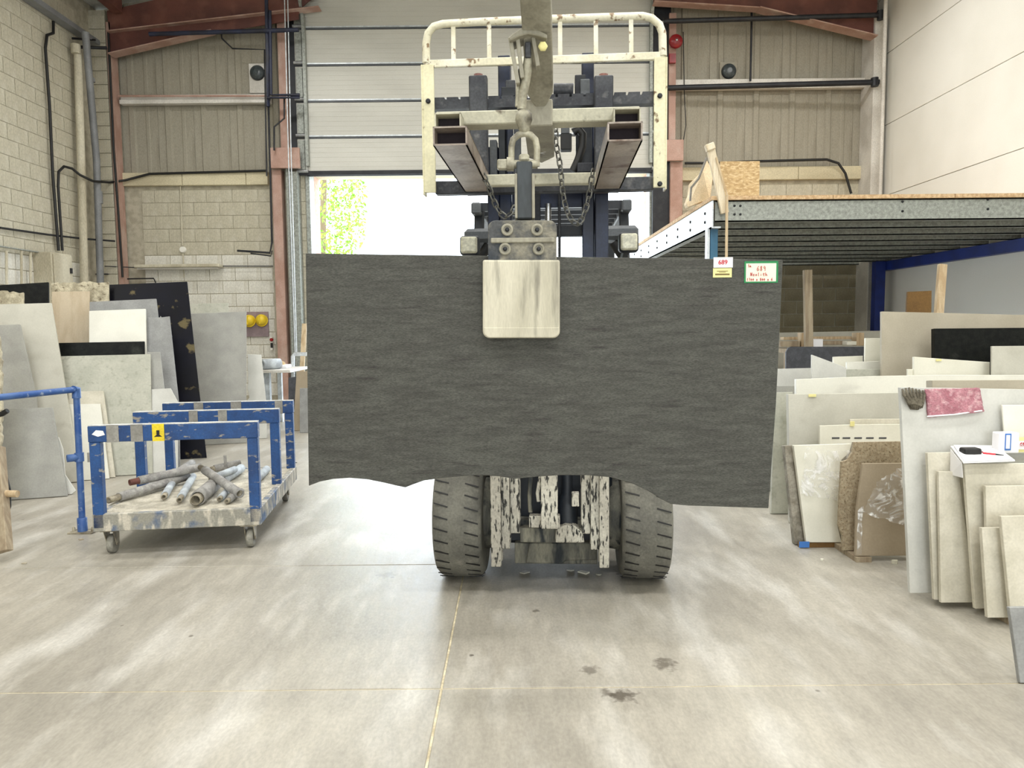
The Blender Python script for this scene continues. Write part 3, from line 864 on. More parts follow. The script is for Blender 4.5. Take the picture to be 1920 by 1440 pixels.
# hard hats
hb = tag(MB().box(W(440, 585, 12.945), W(505, 631, 12.985)).build('hat_board', 'hatboard', bevel=.004), 'mauve board on the wall behind the yellow hard hats', 'board')
for (px, py, lab) in ((468, 601, 'left yellow hard hat, half hidden by the tall grey slab'), (491, 600, 'right yellow hard hat hanging on the mauve board')):
    c = W(px, py, 12.93)
    ht = thing('hard_hat', lab, 'hard hat', c)
    MB().lathe((c.x, 12.93, c.z), (0, -1, .15), [(.098, 0), (.096, .04), (.084, .08), (.058, .11), (.02, .122)], 20).build('shell', 'hat', ht)
    MB().lathe((c.x, 12.93, c.z - .01), (0, -1, .15), [(.108, 0), (.108, .008), (.098, .012)], 20).build('brim', 'hat', ht)
    MB().bar((c.x, 12.82, c.z - .07), (c.x, 12.82, c.z + .08), .02, .02, up=(0, 1, 0)).build('ridge', 'hat', ht)
st = thing('stop_button', 'small control box with a red button by the salmon post', 'switch', W(519, 645, 12.9))
MB().box(W(506, 632, 12.9), W(513.5, 656, 12.97)).build('box', 'socket_white', st, bevel=.004)
c = W(509.5, 637, 12.9)
MB().lathe(c, (0, -1, 0), [(.03, 0), (.03, .03), (.02, .04)], 12).build('red_button', 'bell', st)
MB().box(W(507, 643, 12.89), W(512, 652, 12.9)).build('black_plate', 'black', st)

# ------------------------------------------------------------------ outside: tree and brick pier
tr = thing('tree', 'leafy lime green tree in the sunlit yard outside the door', 'tree', (-5.6, 24, 0))
MB().tube([(-6.4, 24, 0), (-6.3, 24, 2), (-6.1, 24.1, 4), (-5.9, 24, 7)], .2, 10, r2=.08).build('trunk', 'bark', tr)
lf = MB()
for i in range(5200):
    th, ph2 = random.uniform(0, 2 * math.pi), math.acos(random.uniform(-1, 1))
    rr = random.uniform(.35, 1) ** .5
    c = Vector((-6.3 + 1.75 * rr * math.sin(ph2) * math.cos(th), 24 + 1.6 * rr * math.sin(ph2) * math.sin(th), 5.4 + 2.7 * rr * math.cos(ph2)))
    s_ = random.uniform(.05, .11)
    a = Vector((random.gauss(0, 1), random.gauss(0, 1), random.gauss(0, 1))).normalized()
    b = a.cross(Vector((random.gauss(0, 1), random.gauss(0, 1), random.gauss(0, 1)))).normalized()
    lf.add([c - a * s_, c + b * s_ * .45, c + a * s_, c - b * s_ * .45], [(0, 1, 2, 3)])
for k, (ox, oz) in enumerate(((-.2, 3.4), (.9, 4.6), (.6, 6.3))):
    pass
o = lf.build('foliage', 'leaf', tr)
o['kind'] = 'stuff'

# ------------------------------------------------------------------ mezzanine
YM = 7.4
mz = thing('mezzanine', 'steel mezzanine platform with chipboard deck beside the white right wall', 'mezzanine', (2.1, YM, 0))
zt = W(1345, 376, YM).z
zb2 = W(1345, 416, YM).z
xm = W(1337, 390, YM).x
# front beam (C section)
fb = MB().box((xm + .02, YM, zb2), (XR - .01, YM + .012, zt)).box((xm + .02, YM, zt - .012), (XR - .01, YM + .09, zt)).box((xm + .02, YM, zb2), (XR - .01, YM + .09, zb2 + .012))
fo = fb.build('front_beam', 'galv', mz)
for (px, py) in ((1377, 386), (1388, 386), (1377, 402), (1388, 402), (1692, 378), (1692, 396), (1852, 374), (1852, 392)):
    MB().lathe(W(px, py, YM), (0, -1, 0), [(.012, 0), (.012, .008), (.006, .01)], 8).build('bolt', 'dark_steel', fo)
# side beam
sb = MB().box((xm - .012, YM - .02, zb2 - .06), (xm, 12.7, zt)).box((xm - .012, YM, zb2 - .06), (xm + .08, 12.7, zb2 - .045))
so = sb.build('side_beam', 'galv_bright', mz)
for k in range(8):
    yy = YM + .25 + .62 * k
    for zz in (zt - .09, zb2 + .03):
        MB().lathe((xm - .012, yy, zz), (-1, 0, 0), [(.016, 0), (.016, .008), (.008, .012)], 8).build('bolt', 'dark_steel', so)
# joists
for k in range(9):
    yy = YM + .62 * (k + 1) - .1
    MB().box((xm + .01, yy, zt - .22), (XR - .02, yy + .012, zt)).box((xm + .01, yy, zt - .22), (XR - .02, yy + .07, zt - .208)).build('joist', 'galv', mz)
# deck boards
x = xm - .03
while x < XR - .1:
    x2 = min(XR - .01, x + 1.2)
    for (ya, yb) in ((YM - .04, YM + 2.4), (YM + 2.4, 12.7)):
        MB().box((x + .003, ya + .002, zt), (x2 - .003, yb - .002, zt + .038)).build('deck_board', 'chip', mz)
    x = x2
# columns
MB().box((xm + .0, YM + .08, 0), (xm + .075, YM + .18, zb2 - .05)).build('front_column', 'mezz_teal', mz, bevel=.004)
tag(MB().box((xm - .03, YM + .09, 0), (xm - .005, YM + .17, zb2 - .05)).build('column_edge', 'galv_bright', mz))
c0 = W(1642, 520, 12.2)
MB().box((c0.x, 12.2, 0), (c0.x + .16, 12.34, zt - .22)).build('rear_column', 'mezz_blue', mz, bevel=.004)
MB().box((XR - .14, YM + .1, zb2 - .16), (XR - .02, 12.6, zt - .22)).build('wall_beam', 'mezz_blue', mz, bevel=.004)
# things on the mezzanine
zd = zt + .038
wst = W(1340, 300, YM)
ob = MB().box(W(1350, 360, 8.9), W(1423, 303, 8.93))
o = ob.build('strand_board_sheet', 'osb')
zm0 = min(v.co.z for v in o.data.vertices)
for v in o.data.vertices:
    if v.co.z < zm0 + .01:
        v.co.z = zd + .001
tag(o, 'square sheet of yellow strand board standing on the mezzanine', 'board')
for k in range(3):
    a = W(1352 - k * 3, 366 - k * 4.5, 8.3)
    tag(MB().box((a.x, 8.25, zd + .04 * k), (a.x + .42 - .03 * k, 8.6, zd + .036 + .04 * k)).build('board_offcut', 'chip', bevel=.003), ['bottom', 'middle', 'top'][k] + ' board of the short stack below the strand board', 'board')
tb = MB().bar(W(1332, 278, YM - .06), W(1359, 400, YM - .06), .075, .045, up=(0, 1, 0))
bt = thing('leaning_batten', 'pale timber batten leaning over the front corner of the mezzanine', 'timber', W(1345, 340, YM - .06))
tb.build('batten', 'timber_white', bt, bevel=.004)
MB().bar(W(1329, 270, YM - .075), W(1333, 282, YM - .075), .085, .07, up=(0, 1, 0)).build('end_block', 'timber_white', bt, bevel=.006)
# draped sheet
pts = [(1325, 298), (1292, 345), (1286, 380), (1300, 384), (1330, 366), (1336, 330)]
sh = MB().prism([W(x, y, 7.9 + (.2 if x < 1300 else 0)) for x, y in [(1326, 300), (1318, 318), (1296, 338), (1293, 358), (1287, 372), (1290, 380), (1316, 368), (1332, 366), (1338, 320)]], (0, .12, .0))
o = sh.build('packing_sheet', 'cream_sheet', bevel=.01)
zmin = min(v.co.z for v in o.data.vertices)
vtop = max(v.co.z for v in o.data.vertices)
for v in o.data.vertices:
    v.co.z = zd + (v.co.z - zmin) * ((vtop - zd) / (vtop - zmin))
tag(o, 'cream packing sheet bundled on the mezzanine behind the batten', 'sheet')
tag(MB().tube([W(1325, 296, 7.6), W(1310, 335, 7.62), W(1296, 352, 7.66), (W(1296, 352, 7.66).x, 7.7, zd + .01)], .012, 6).build('strap', 'tape'), 'dark strap running down over the cream packing sheet', 'strap')
tag(MB().bar(W(1343, 295, YM - .1), W(1364, 368, YM - .1), .018, .004, up=(0, 1, 0)).bar(W(1363, 366, YM - .1), W(1361, 600, YM - .1), .026, .004, up=(0, 1, 0)).build('hanging_strap', 'timber'), 'narrow tan strap hanging from the mezzanine corner behind the label', 'strap')

# ------------------------------------------------------------------ slabs
def clip(poly, zmin):
    out = []
    n = len(poly)
    for i in range(n):
        a, b = poly[i], poly[(i + 1) % n]
        ia, ib = a.z >= zmin, b.z >= zmin
        if ia:
            out.append(a)
        if ia != ib:
            t = (zmin - a.z) / (b.z - a.z)
            out.append(a + (b - a) * t)
    return out


def slab_plane(s, yaw, lean):
    yaw, lean = R(yaw), R(lean)
    b = Vector((math.cos(yaw), math.sin(yaw), 0))
    k = Vector((-math.sin(yaw), math.cos(yaw), 0))
    u = k * math.sin(lean) + Vector((0, 0, 1)) * math.cos(lean)
    n = b.cross(u).normalized()
    return k * s, b, k, u, n


def on_plane(px, py, s, yaw, lean, off=0.0):
    p0, b, k, u, n = slab_plane(s, yaw, lean)
    p0 = p0 + n * off
    d = ray(px, py)
    t = (p0 - EYE).dot(n) / d.dot(n)
    return EYE + d * t


def rough_line(pts, amp, step, seed):
    """roughen polyline of pixels"""
    rnd = random.Random(seed)
    out = []
    for (a, b) in zip(pts[:-1], pts[1:]):
        L = math.hypot(b[0] - a[0], b[1] - a[1])
        n = max(1, int(L / step))
        for i in range(n):
            t = i / n
            j = amp if i else 0
            out.append((a[0] + (b[0] - a[0]) * t + rnd.uniform(-j, j), a[1] + (b[1] - a[1]) * t + rnd.uniform(-j, j)))
    out.append(pts[-1])
    return out


def exact(s_, px, dd=0.0):
    """floor distance for a bottom edge measured on a level horizon -> true distance under the tilted lens"""
    d_ = s_ - dd
    p = G(px, 610 + 1932.0 / d_)
    return s_ * p.y / d_


def slab(label, outline, s, yaw, lean, m, th=.022, group=None, name='stone_slab', cat='slab', floor=True, zadd=0.0, bevel=.0018, zmin=None):
    p0, b, k, u, n = slab_plane(s, yaw, lean)
    zm = (th * math.sin(R(lean)) + .001 + zadd) if zmin is None else zmin
    poly = [on_plane(x, y, s, yaw, lean) for x, y in outline]
    if floor:
        poly = clip(poly, zm)
    c = sum(poly, Vector()) / len(poly)
    zlo = min(p.z for p in poly)
    o = MB().prism([p - Vector((c.x, c.y, 0)) for p in poly], -n * th).build(name, m, None, bevel=bevel)
    o.location = (c.x, c.y, 0)
    tag(o, label, cat, group)
    return o


LY, LL = 18, 13
gL, gR = 'stone slabs leaning in the left stack', 'stone slabs leaning in the right stacks'
big = 1400
LEFT = [
    ('dark grey slab behind the pale slabs at the far left edge', [(-60, 538), (91, 529), (99, big), (-60, big)], 8.30, 's_black', .03),
    ('limestone slab with a rough split top edge beside the veined black slab', rough_line([(96, 531), (204, 528)], 2, 6, 3) + [(214, big), (96, big)], 8.22, 's_rough', .03),
    ('tan limestone slab directly left of the white marble slab', [(97, 547), (168, 546), (166, big), (102, big)], 8.12, 's_tan', .022),
    ('tall black slab with gold and white veins behind the blue trolley', [(200, 534), (351, 528), (388, 862), (388, big), (240, big)], 8.28 + .12, 's_blackgold', .02),
    ('long grey slab behind the top of the white marble slab', [(168, 566), (293, 560), (297, 594), (312, big), (170, big)], 8.04, 's_grey2', .02),
    ('grey slab right of the white marble slab, in front of the veined black slab', [(262, 596), (300, 595), (301, 592), (303, 595), (318, 593), (336, 760), (346, big), (262, big)], 7.95, 's_grey2', .02),
    ('white marble slab above the narrow black strip', [(167, 583), (273, 579), (275, 668), (276, big), (167, big)], 7.86, 's_marble', .035),
    ('narrow black granite strip below the white marble slab', [(110, 643), (271, 640), (272, big), (110, big)], 7.78, 's_black', .025),
    ('small grey slab tucked right of the large mottled slab', [(276, 660), (300, 660), (312, 760), (318, big), (276, big)], 7.74, 's_grey', .02),
    ('pale offcut low beside the large mottled slab, left of the trolley hoops', [(284, 730), (320, 728), (333, 752), (336, big), (286, big)], 7.70, 's_mist', .02),
    ('large mottled grey slab left of the blue trolley', [(110, 668), (282, 664), (286, 889), (286, big), (110, big)], 7.66, 's_greenish', .022),
    ('cream slab leaning low in front of the mottled slab, taller of two', [(128, 734), (194, 733), (216, 893), (216, big), (128, big)], 7.58, 's_cream', .02),
    ('short cream slab leaning low in front of the mottled slab', [(128, 758), (188, 757), (205, 897), (205, big), (128, big)], 7.53, 's_marble', .02),
    ('cream stone piece with broken top edge at the far left', rough_line([(-60, 543), (44, 548)], 2, 6, 5) + [(52, big), (-60, big)], 7.62, 's_rough', .03),
    ('wide pale slab with a bright right edge at the far left', [(-60, 572), (96, 568), (152, 902), (152, big), (-60, big)], 7.45, 's_pale', .03),
    ('narrow grey slab in front of the wide pale slab', [(-60, 612), (37, 608), (68, 745), (100, big), (-60, big)], 7.25, 's_grey', .03),
    ('broken white offcut at the right foot of the low grey slab', [(100, 816), (110, 820), (118, 842), (122, 890), (142, 920), (128, 933), (128, big), (98, big)], 6.93, 's_mist', .02),
    ('low grey slab behind the blue handrail', [(0, 766), (98, 764), (126, 930), (126, big), (0, big)], 6.87, 's_grey', .025),
    ('rough white stone block edge at the very left of the picture', rough_line([(-80, 590), (-6, 600), (1, 660), (3, 760), (0, 860)], 2, 8, 9) + [(0, big), (-80, big)], 6.45, 's_rough', .05),
]
for lab, ol, s, m, th in LEFT:
    slab(lab, ol, exact(s, min(400, max(0, ol[-2][0])), 1.0), LY, LL, m, th, gL)
slab('tall plain grey slab standing beside the yellow hard hats', [(357, 588), (462, 584), (462, 826), (462, big), (362, big)], 9.46, LY, 6, 's_grey', .03, gL)
slab('mossy looking slab showing above the tall plain grey slab', [(350, 570), (428, 568), (430, big), (350, big)], 10.2, LY, 6, 's_greenish', .02, gL)
slab('pale blue grey slab with a chipped edge right of the tall grey slab', rough_line([(466, 760), (465, 720), (463, 664)], 2, 5, 4) + [(490, 665), (500, 760), (505, big), (467, big)], 9.75, LY, 8, 's_mist', .02, gL)

# left foreground timber post, handle and pallet foot
tp = thing('timber_stand', 'dusty timber stand cut off by the left edge of the picture', 'stand', G(10, 1040))
MB().bar(W(-8, 840, 4.6), G(6, 1035, .06), .09, .06, up=(0, 1, 0)).build('upright', 'timber_old', tp, bevel=.004)
MB().box(G(-90, 1030, .08) + Vector((0, 0, -.08)), G(36, 1030, .0) + Vector((0, -.45, .075))).build('foot', 'timber_old', tp, bevel=.004)
MB().tube([W(-20, 925, 4.5), W(33, 926, 4.5)], .022, 12).build('peg', 'timber', tp)
tag(MB().tube([W(-30, 785, 4.5), W(4, 776, 4.5), W(14, 770, 4.5)], [.014, .017, .015], 10).build('handle', 'black'), 'black rubber handle poking in at the left edge', 'handle')
tag(MB().tube([W(-5, 885, 5.4), W(10, 895, 5.4), W(16, 920, 5.4), W(16, 950, 5.4), W(8, 975, 5.4)], .018, 8).build('hose_loop', 'black'), 'black hose loop behind the timber stand', 'hose')

# things by the door, left of the slab
wbn = thing('workbench', 'cluttered pale workbench by the left door post', 'bench', G(520, 790))
a = W(494, 697, 10.6)
MB().box((a.x, 10.4, .0), (a.x + .06, 10.46, a.z)).build('leg', 'galv_bright', wbn)
MB().box((a.x + .1, 10.9, .0), (a.x + .16, 10.96, a.z)).build('leg', 'galv_bright', wbn)
MB().box((a.x - .02, 10.3, a.z), (W(556, 697, 10.6).x, 11.2, a.z + .04)).build('top', 'white_trim', wbn, bevel=.004)
MB().box((a.x + .06, 10.42, .35), (a.x + .14, 10.5, a.z)).build('panel', 'tube_pale', wbn)
zt2 = a.z + .04
c = W(505, 686, 10.45)
rl = tag(MB().pipe_hollow((c.x - .08, 10.4, zt2 + .075), (c.x + .1, 10.6, zt2 + .075), .075, .045, 18).build('tape_roll', 'tube_pale'), 'roll of pale material lying on the workbench', 'roll')
c = W(528, 674, 10.8)
tag(MB().box((c.x - .2, 10.7, zt2), (c.x + .1, 10.95, zt2 + .05)).build('paper_stack', 'paper', bevel=.01), 'stack of white paper and bags on the workbench', 'papers')
tag(MB().lathe((c.x - .04, 10.8, zt2 + .05), (0, 0, 1), [(.09, 0), (.09, .03), (.06, .05), (.02, .06)], 16).build('orange_lid', 'osb'), 'small orange tub on top of the workbench papers', 'tub')
slab('dark teal board standing under the workbench by the door', [(541, 708), (556, 706), (553, big), (538, big)], 10.1, 0, 3, 's_charcoal', .03, None, name='teal_board', cat='board')
slab('small greige offcut standing beside the left end of the dark slab', [(556, 697), (590, 695), (590, 800), (549, 812)], 9.9, 0, 4, 's_taupe', .03, gL)
slab('grey offcut leaning on the greige offcut by the dark slab', [(562, 728), (590, 727), (590, big), (562, big)], 9.7, 0, 4, 's_grey2', .02, gL)
tag(MB().tube([W(549, 745, 11.2), W(549, 668, 11.2), W(552, 664, 11.2), W(640, 664, 11.2)], .03, 10).build('barrier_rail', 'galv_bright'), 'pale pipe barrier by the left door post', 'barrier')
tag(MB().bar(W(571, 607, 11.5), W(563, 760, 11.2), .07, .03, up=(0, 1, 0)).build('timber_batten', 'timber'), 'timber batten leaning by the left door post', 'timber')

RL = 6
RIGHT = [
    # back rows
    ('long beige slab standing tallest under the mezzanine', [(1653, 584), (1980, 592), (1980, big), (1656, big)], 6.60, 's_greige', .03),
    ('thick black slab in front of the long beige slab', [(1752, 616), (1980, 614), (1980, big), (1756, big)], 6.34, 's_black', .05),
    ('white slab with a sloping top edge and yellow sticker, below the black slab', [(1714, 669), (1856, 679), (1858, big), (1716, big)], 6.10, 's_white', .03),
    ('pale grey slab at the right edge covering the end of the black slab', [(1860, 649), (1980, 648), (1980, big), (1862, big)], 6.00, 's_pale', .02),
    ('small white slab standing against the left end of the long beige slab', [(1623, 634), (1651, 634), (1652, big), (1610, big)], 7.0, 's_white', .03),
    ('low white slab behind the triangular grey offcut', [(1563, 669), (1618, 667), (1618, big), (1563, big)], 7.15, 's_white', .03),
    ('short veined white slab in front of the small white slab', [(1588, 679), (1650, 677), (1651, big), (1588, big)], 6.85, 's_marble', .03),
    ('short green grey veined slab beside the triangular offcut', [(1583, 692), (1652, 692), (1652, big), (1583, big)], 6.72, 's_greenish', .03),
    ('grey offcut with a triangular sloping top', [(1522, 665), (1587, 689), (1582, big), (1518, big)], 6.62, 's_mist', .02),
    ('long charcoal slab lying low under the timber pieces', [(1474, 660), (1478, 652), (1484, 650), (1620, 650), (1620, big), (1470, big)], 7.9, 's_charcoal', .03),
    ('light grey slab behind the right end of the dark slab', [(1440, 692), (1522, 690), (1522, big), (1440, big)], 7.0, 's_mist', .03),
    ('narrow grey strip slab below the light grey slab', [(1430, 724), (1494, 723), (1494, big), (1430, big)], 6.2, 's_grey', .03),
    ('long pale board slab behind the timber post at the back', [(1440, 624), (1655, 620), (1655, big), (1440, big)], 9.6, 's_pale', .03),
    ('narrow white slab end left of the sloping white slab', [(1702, 692), (1714, 692), (1714, big), (1702, big)], 6.12, 's_white', .02),
    # middle rows
    ('long white marble slab with a diagonal grey vein', [(1493, 711), (1640, 705), (1760, 703), (1980, 703), (1980, big), (1496, big)], 5.70, 's_marble', .04),
    ('pale green grey slab nearest the right end of the dark slab', [(1452, 736), (1486, 735), (1486, big), (1445, big), (1446, 962)], 5.45, 's_greenish', .03),
    ('large plain pale slab with a yellow tag, below the veined marble slab', [(1478, 739), (1720, 736), (1720, big), (1490, big)], 5.18, 's_pale', .045),
    ('white slab with a row of grey dashes on it', [(1537, 798), (1600, 796), (1720, 795), (1720, big), (1540, big)], 5.02, 's_white', .02),
    ('cream slab peeping over the slab with grey dashes', [(1594, 786), (1720, 785), (1720, big), (1596, big)], 5.08, 's_cream', .02),
    ('slab with a dirty thick left edge at the front of the middle stack', [(1471, 836), (1600, 832), (1606, big), (1492, big), (1492, 1034)], 4.68, 's_edgegrey', .05),
    ('brown speckled granite slab with stepped left edge', [(1600, 829), (1720, 827), (1720, big), (1576, big), (1580, 1005), (1572, 985), (1575, 920), (1578, 866), (1590, 862), (1598, 848)], 4.56, 's_speck', .022),
    ('taupe slab in torn clear plastic', [(1618, 869), (1720, 868), (1720, big), (1604, big), (1604, 1047), (1606, 960)], 4.45, 's_taupe', .022),
    # near rows
    ('long beige slab edge behind the pink cloth', [(1748, 713), (1980, 712), (1980, big), (1752, big)], 4.02, 's_greige', .06),
    ('large misty grey slab carrying the two cloths', [(1688, 726), (1760, 727), (1980, 731), (1980, big), (1707, big), (1707, 1117)], 3.83, 's_mist', .025),
    ('small white tile leaning high on the misty grey slab', [(1879, 759), (1980, 759), (1980, 850), (1886, 850)], 3.80, 's_marble', .01),
    ('cream slab left of the notepad', [(1739, 849), (1830, 847), (1830, big), (1762, big), (1752, 1124)], 3.74, 's_cream', .022),
    ('narrow cream slab with a stained right edge under the notepad', [(1760, 884), (1798, 884), (1828, 1128), (1828, big), (1770, big)], 3.70, 's_cream', .02),
    ('cream slab directly under the notepad', [(1808, 870), (1980, 868), (1980, big), (1832, big), (1829, 1145)], 3.62, 's_cream', .022),
    ('cream slab at the right edge, second row from the front', [(1848, 911), (1980, 910), (1980, big), (1860, big)], 3.57, 's_cream', .02),
    ('short cream slab with a shaded lower part near the right edge', [(1841, 990), (1900, 989), (1900, big), (1852, big), (1852, 1158)], 3.51, 's_cream', .022),
    ('frontmost cream slab at the right edge', [(1877, 968), (1980, 966), (1980, big), (1897, big), (1897, 1166)], 3.45, 's_cream', .022),
]
for lab, ol, s, m, th in RIGHT:
    kw = {}
    if 'tile' in lab:
        kw['floor'] = False
    near = s < 4.6
    s = exact(s, min(1900, ol[0][0]))
    if near:
        s *= .979
        kw['zadd'] = .03
    slab(lab, ol, s, 0, RL, m, th, gR, **kw)
slab('small grey slab cut by the right edge of the picture, nearest the camera', [(1893, 1139), (1990, 1138), (1990, big), (1930, big)], 2.74, 0, 8, 's_grey2', .02, gR)
S462 = exact(4.62, 1500)
slab('glossy white slab wrapped in clear film', [(1488, 835), (1597, 832), (1592, 850), (1578, 862), (1574, 960), (1570, 985), (1578, 1017), (1512, 1017)], S462, 0, RL, 's_white', .03, gR, floor=False)
# bearer under the wrapped slab
a, b = on_plane(1500, 1018, S462, 0, RL), on_plane(1572, 1032, S462, 0, RL)
tag(MB().box((a.x, S462 + .01, .001), (b.x, S462 + .04, a.z - .002)).build('bearer', 'brown_board'), 'dark timber bearer under the film wrapped white slab', 'timber')
tag(MB().box(on_plane(1499, 1016, S462 - .012, 0, RL), on_plane(1518, 1027, S462 - .012, 0, RL) + Vector((0, .01, 0))).build('blue_sticker', 'blue_ink'), 'blue and white sticker at the foot of the wrapped slab', 'sticker')
# dashes on the white slab
dsh = MB()
for x0_ in (1560, 1580, 1602, 1624, 1648):
    dsh.box(on_plane(x0_, 820, exact(5.02, 1537), 0, RL, .002), on_plane(x0_ + 14, 822.5, exact(5.02, 1537), 0, RL, .002) + Vector((0, -.001, 0)))
tag(dsh.build('printed_dashes', 's_charcoal'), 'row of short grey dashes printed along a white slab', 'marking')
for (x0_, y0_, x1_, y1_, s, lab) in ((1516, 739, 1530, 744, 5.18, 'small yellow tag on the top edge of the large pale slab'), (1755, 673, 1765, 677, 6.10, 'small yellow sticker on the sloping white slab'), (1594, 790, 1602, 799, 5.02, 'small yellow tag at the corner of the cream slab')):
    tag(MB().box(on_plane(x0_, y0_, exact(s, x0_), 0, RL, .003), on_plane(x1_, y1_, exact(s, x0_), 0, RL, .003) + Vector((0, -.002, 0))).build('sticker', 'label_yellow'), lab, 'sticker')

# skids that lift the near slabs off the floor
for (x0_, ya, yb, lab) in ((2.28, 3.3, 3.78, 'dark timber skid under the near cream slabs'), (2.0, 4.2, 4.5, 'dark timber skid under the taupe and speckled slabs')):
    tag(MB().box((x0_, ya, 0), (x0_ + .09, yb, .03)).build('skid', 'timber_old'), lab, 'timber')

# film sheets
def film(label, quad, s, lean, amp, seed, n=14):
    rnd = random.Random(seed)
    a, b, c, d = [Vector((*q, 0)) for q in quad]
    p0, bb, k, u, nn = slab_plane(s, 0, lean)
    vs, fs = [], []
    ph = [rnd.uniform(0, 6) for _ in range(4)]
    for j in range(n + 1):
        for i in range(n + 1):
            t, w = i / n, j / n
            q = (a * (1 - t) + b * t) * (1 - w) + (d * (1 - t) + c * t) * w
            e = amp * (1.2 + math.sin(t * 13 + w * 9 + ph[0]) * .6 + math.sin(t * 5 - w * 17 + ph[1]) * .5 + rnd.uniform(-.25, .25))
            jit = 2.0 if (i in (0, n) or j in (0, n)) else 0
            vs.append(on_plane(q.x + rnd.uniform(-jit, jit), q.y + rnd.uniform(-jit, jit), s, 0, lean) + nn * (.006 + abs(e)))
    for j in range(n):
        for i in range(n):
            k2 = j * (n + 1) + i
            fs.append((k2, k2 + 1, k2 + n + 2, k2 + n + 1))
    o = MB().add(vs, fs, True).build('plastic_film', 'film')
    return tag(o, label, 'film')


S445 = exact(4.45, 1618) * .979
film('crumpled clear plastic torn across the taupe slab', [(1640, 905), (1690, 872), (1694, 985), (1614, 960)], S445, RL, .012, 3)
film('clear film stretched over the glossy white slab', [(1510, 840), (1596, 845), (1572, 940), (1500, 925)], S462, RL, .006, 5)
film('clear film pulled around the left edge of the taupe slab', [(1607, 955), (1616, 950), (1614, 1040), (1604, 1040)], S445, RL, .006, 8, 6)

# timber posts, brown panel and timber clutter at the back
pt = thing('timber_post', 'upright timber post behind the right end of the dark slab', 'timber', W(1514, 640, 8.3))
MB().bar(W(1514, 506, 8.12), W(1519, 840, 8.12) * 1, .085, .06, up=(0, 1, 0)).build('post', 'timber_old', pt, bevel=.004)
tag(MB().bar(W(1767, 496, 7.2), W(1737, 900, 6.9), .075, .05, up=(0, 1, 0)).build('timber_post', 'timber', bevel=.004), 'leaning timber post with knots against the white wall', 'timber')
slab('brown board leaning beside the timber post at the white wall', [(1702, 547), (1747, 545), (1735, big), (1655, big)], 7.6, 0, 10, 'brown_board', .03, None, name='brown_panel', cat='board')
for (x0_, y0_, x1_, y1_, yy, m, lab, nm) in (
        (1470, 632, 1620, 636, 8.6, 'timber', 'long thin timber rail lying at the back right', 'timber_rail'),
        (1520, 640, 1618, 646, 8.5, 'timber_old', 'lower dark timber rail lying at the back right', 'timber_rail'),
        (1503, 624, 1512, 652, 8.4, 'timber', 'short timber block left of the timber post', 'timber_block'),
        (1606, 624, 1620, 648, 8.45, 'timber', 'short timber block right of the timber rails', 'timber_block'),
        (1519, 636, 1543, 652, 8.22, 'paper', 'small white box beside the foot of the timber post', 'box'),
        (1588, 640, 1606, 647, 8.3, 's_white', 'small cream block beside the timber rails', 'block_piece'),
        (1464, 640, 1500, 650, 8.4, 'timber_old', 'dark timber offcuts at the end of the dark slab', 'timber_block'),
        ):
    a, b = W(x0_, y0_, yy), W(x1_, y1_, yy)
    o = MB().box((a.x, yy, a.z), (b.x, yy + .12, b.z)).build(nm, m, bevel=.003)
    tag(o, lab, 'timber' if 'timber' in lab and 'box' not in lab and 'block beside' not in lab else ('box' if nm == 'box' else 'block'))
# rack carrying the timber pieces
rk = thing('timber_rack', 'low trestle carrying the timber pieces at the back right', 'rack', (3.6, 8.5, 0))
zr = W(1560, 652, 8.5).z
MB().box((W(1462, 650, 8.5).x, 8.2, zr - .05), (W(1622, 650, 8.5).x, 8.75, zr)).build('shelf', 'timber_old', rk)
for xx in (1466, 1616):
    MB().box((W(xx, 650, 8.5).x - .03, 8.3, 0), (W(xx, 650, 8.5).x + .03, 8.36, zr - .05)).build('leg', 'timber_old', rk)

# cloths, notepad, tape measure and pen
S383 = exact(3.83, 1688) * .979
def cloth(name, label, quad, s, lean, m, amp, seed, n=16, cat='cloth'):
    rnd = random.Random(seed)
    p0, bb, k, u, nn = slab_plane(s, 0, lean)
    a, b, c, d = [Vector((*q, 0)) for q in quad]
    front, back = [], []
    ph = [rnd.uniform(0, 6) for _ in range(4)]
    for j in range(n + 1):
        for i in range(n + 1):
            t, w = i / n, j / n
            q = (a * (1 - t) + b * t) * (1 - w) + (d * (1 - t) + c * t) * w
            e = amp * (math.sin(t * 11 + ph[0]) * w + .7 * math.sin(t * 6 + w * 3 + ph[1]) + rnd.uniform(-.3, .3))
            P = on_plane(q.x + rnd.uniform(-.5, .5), q.y + rnd.uniform(-.6, .6), s, 0, lean)
            front.append(P + nn * (.012 + abs(e)))
            back.append(P + nn * .003)
    vs = front + back
    K = (n + 1) ** 2
    fs = []
    for j in range(n):
        for i in range(n):
            q = j * (n + 1) + i
            fs.append((q, q + 1, q + n + 2, q + n + 1))
            fs.append((K + q, K + q + n + 1, K + q + n + 2, K + q + 1))
    rim = [i for i in range(n + 1)] + [(j * (n + 1) + n) for j in range(1, n + 1)] + [(n * (n + 1) + i) for i in range(n - 1, -1, -1)] + [(j * (n + 1)) for j in range(n - 1, 0, -1)]
    for x, y in zip(rim, rim[1:] + rim[:1]):
        fs.append((x, x + K, y + K, y))
    return tag(MB().add(vs, fs, True).build(name, m), label, cat)


pk = cloth('pink_cloth', 'pink terry cloth draped over the misty grey slab', [(1733, 730), (1834, 727), (1842, 772), (1738, 783)], S383, RL, 'pink', .006, 11)
MB().tube([on_plane(1738, 781, S383, 0, RL, .016), on_plane(1790, 777, S383, 0, RL, .018), on_plane(1841, 770, S383, 0, RL, .016)], .004, 6).build('hem', 'paper', pk)
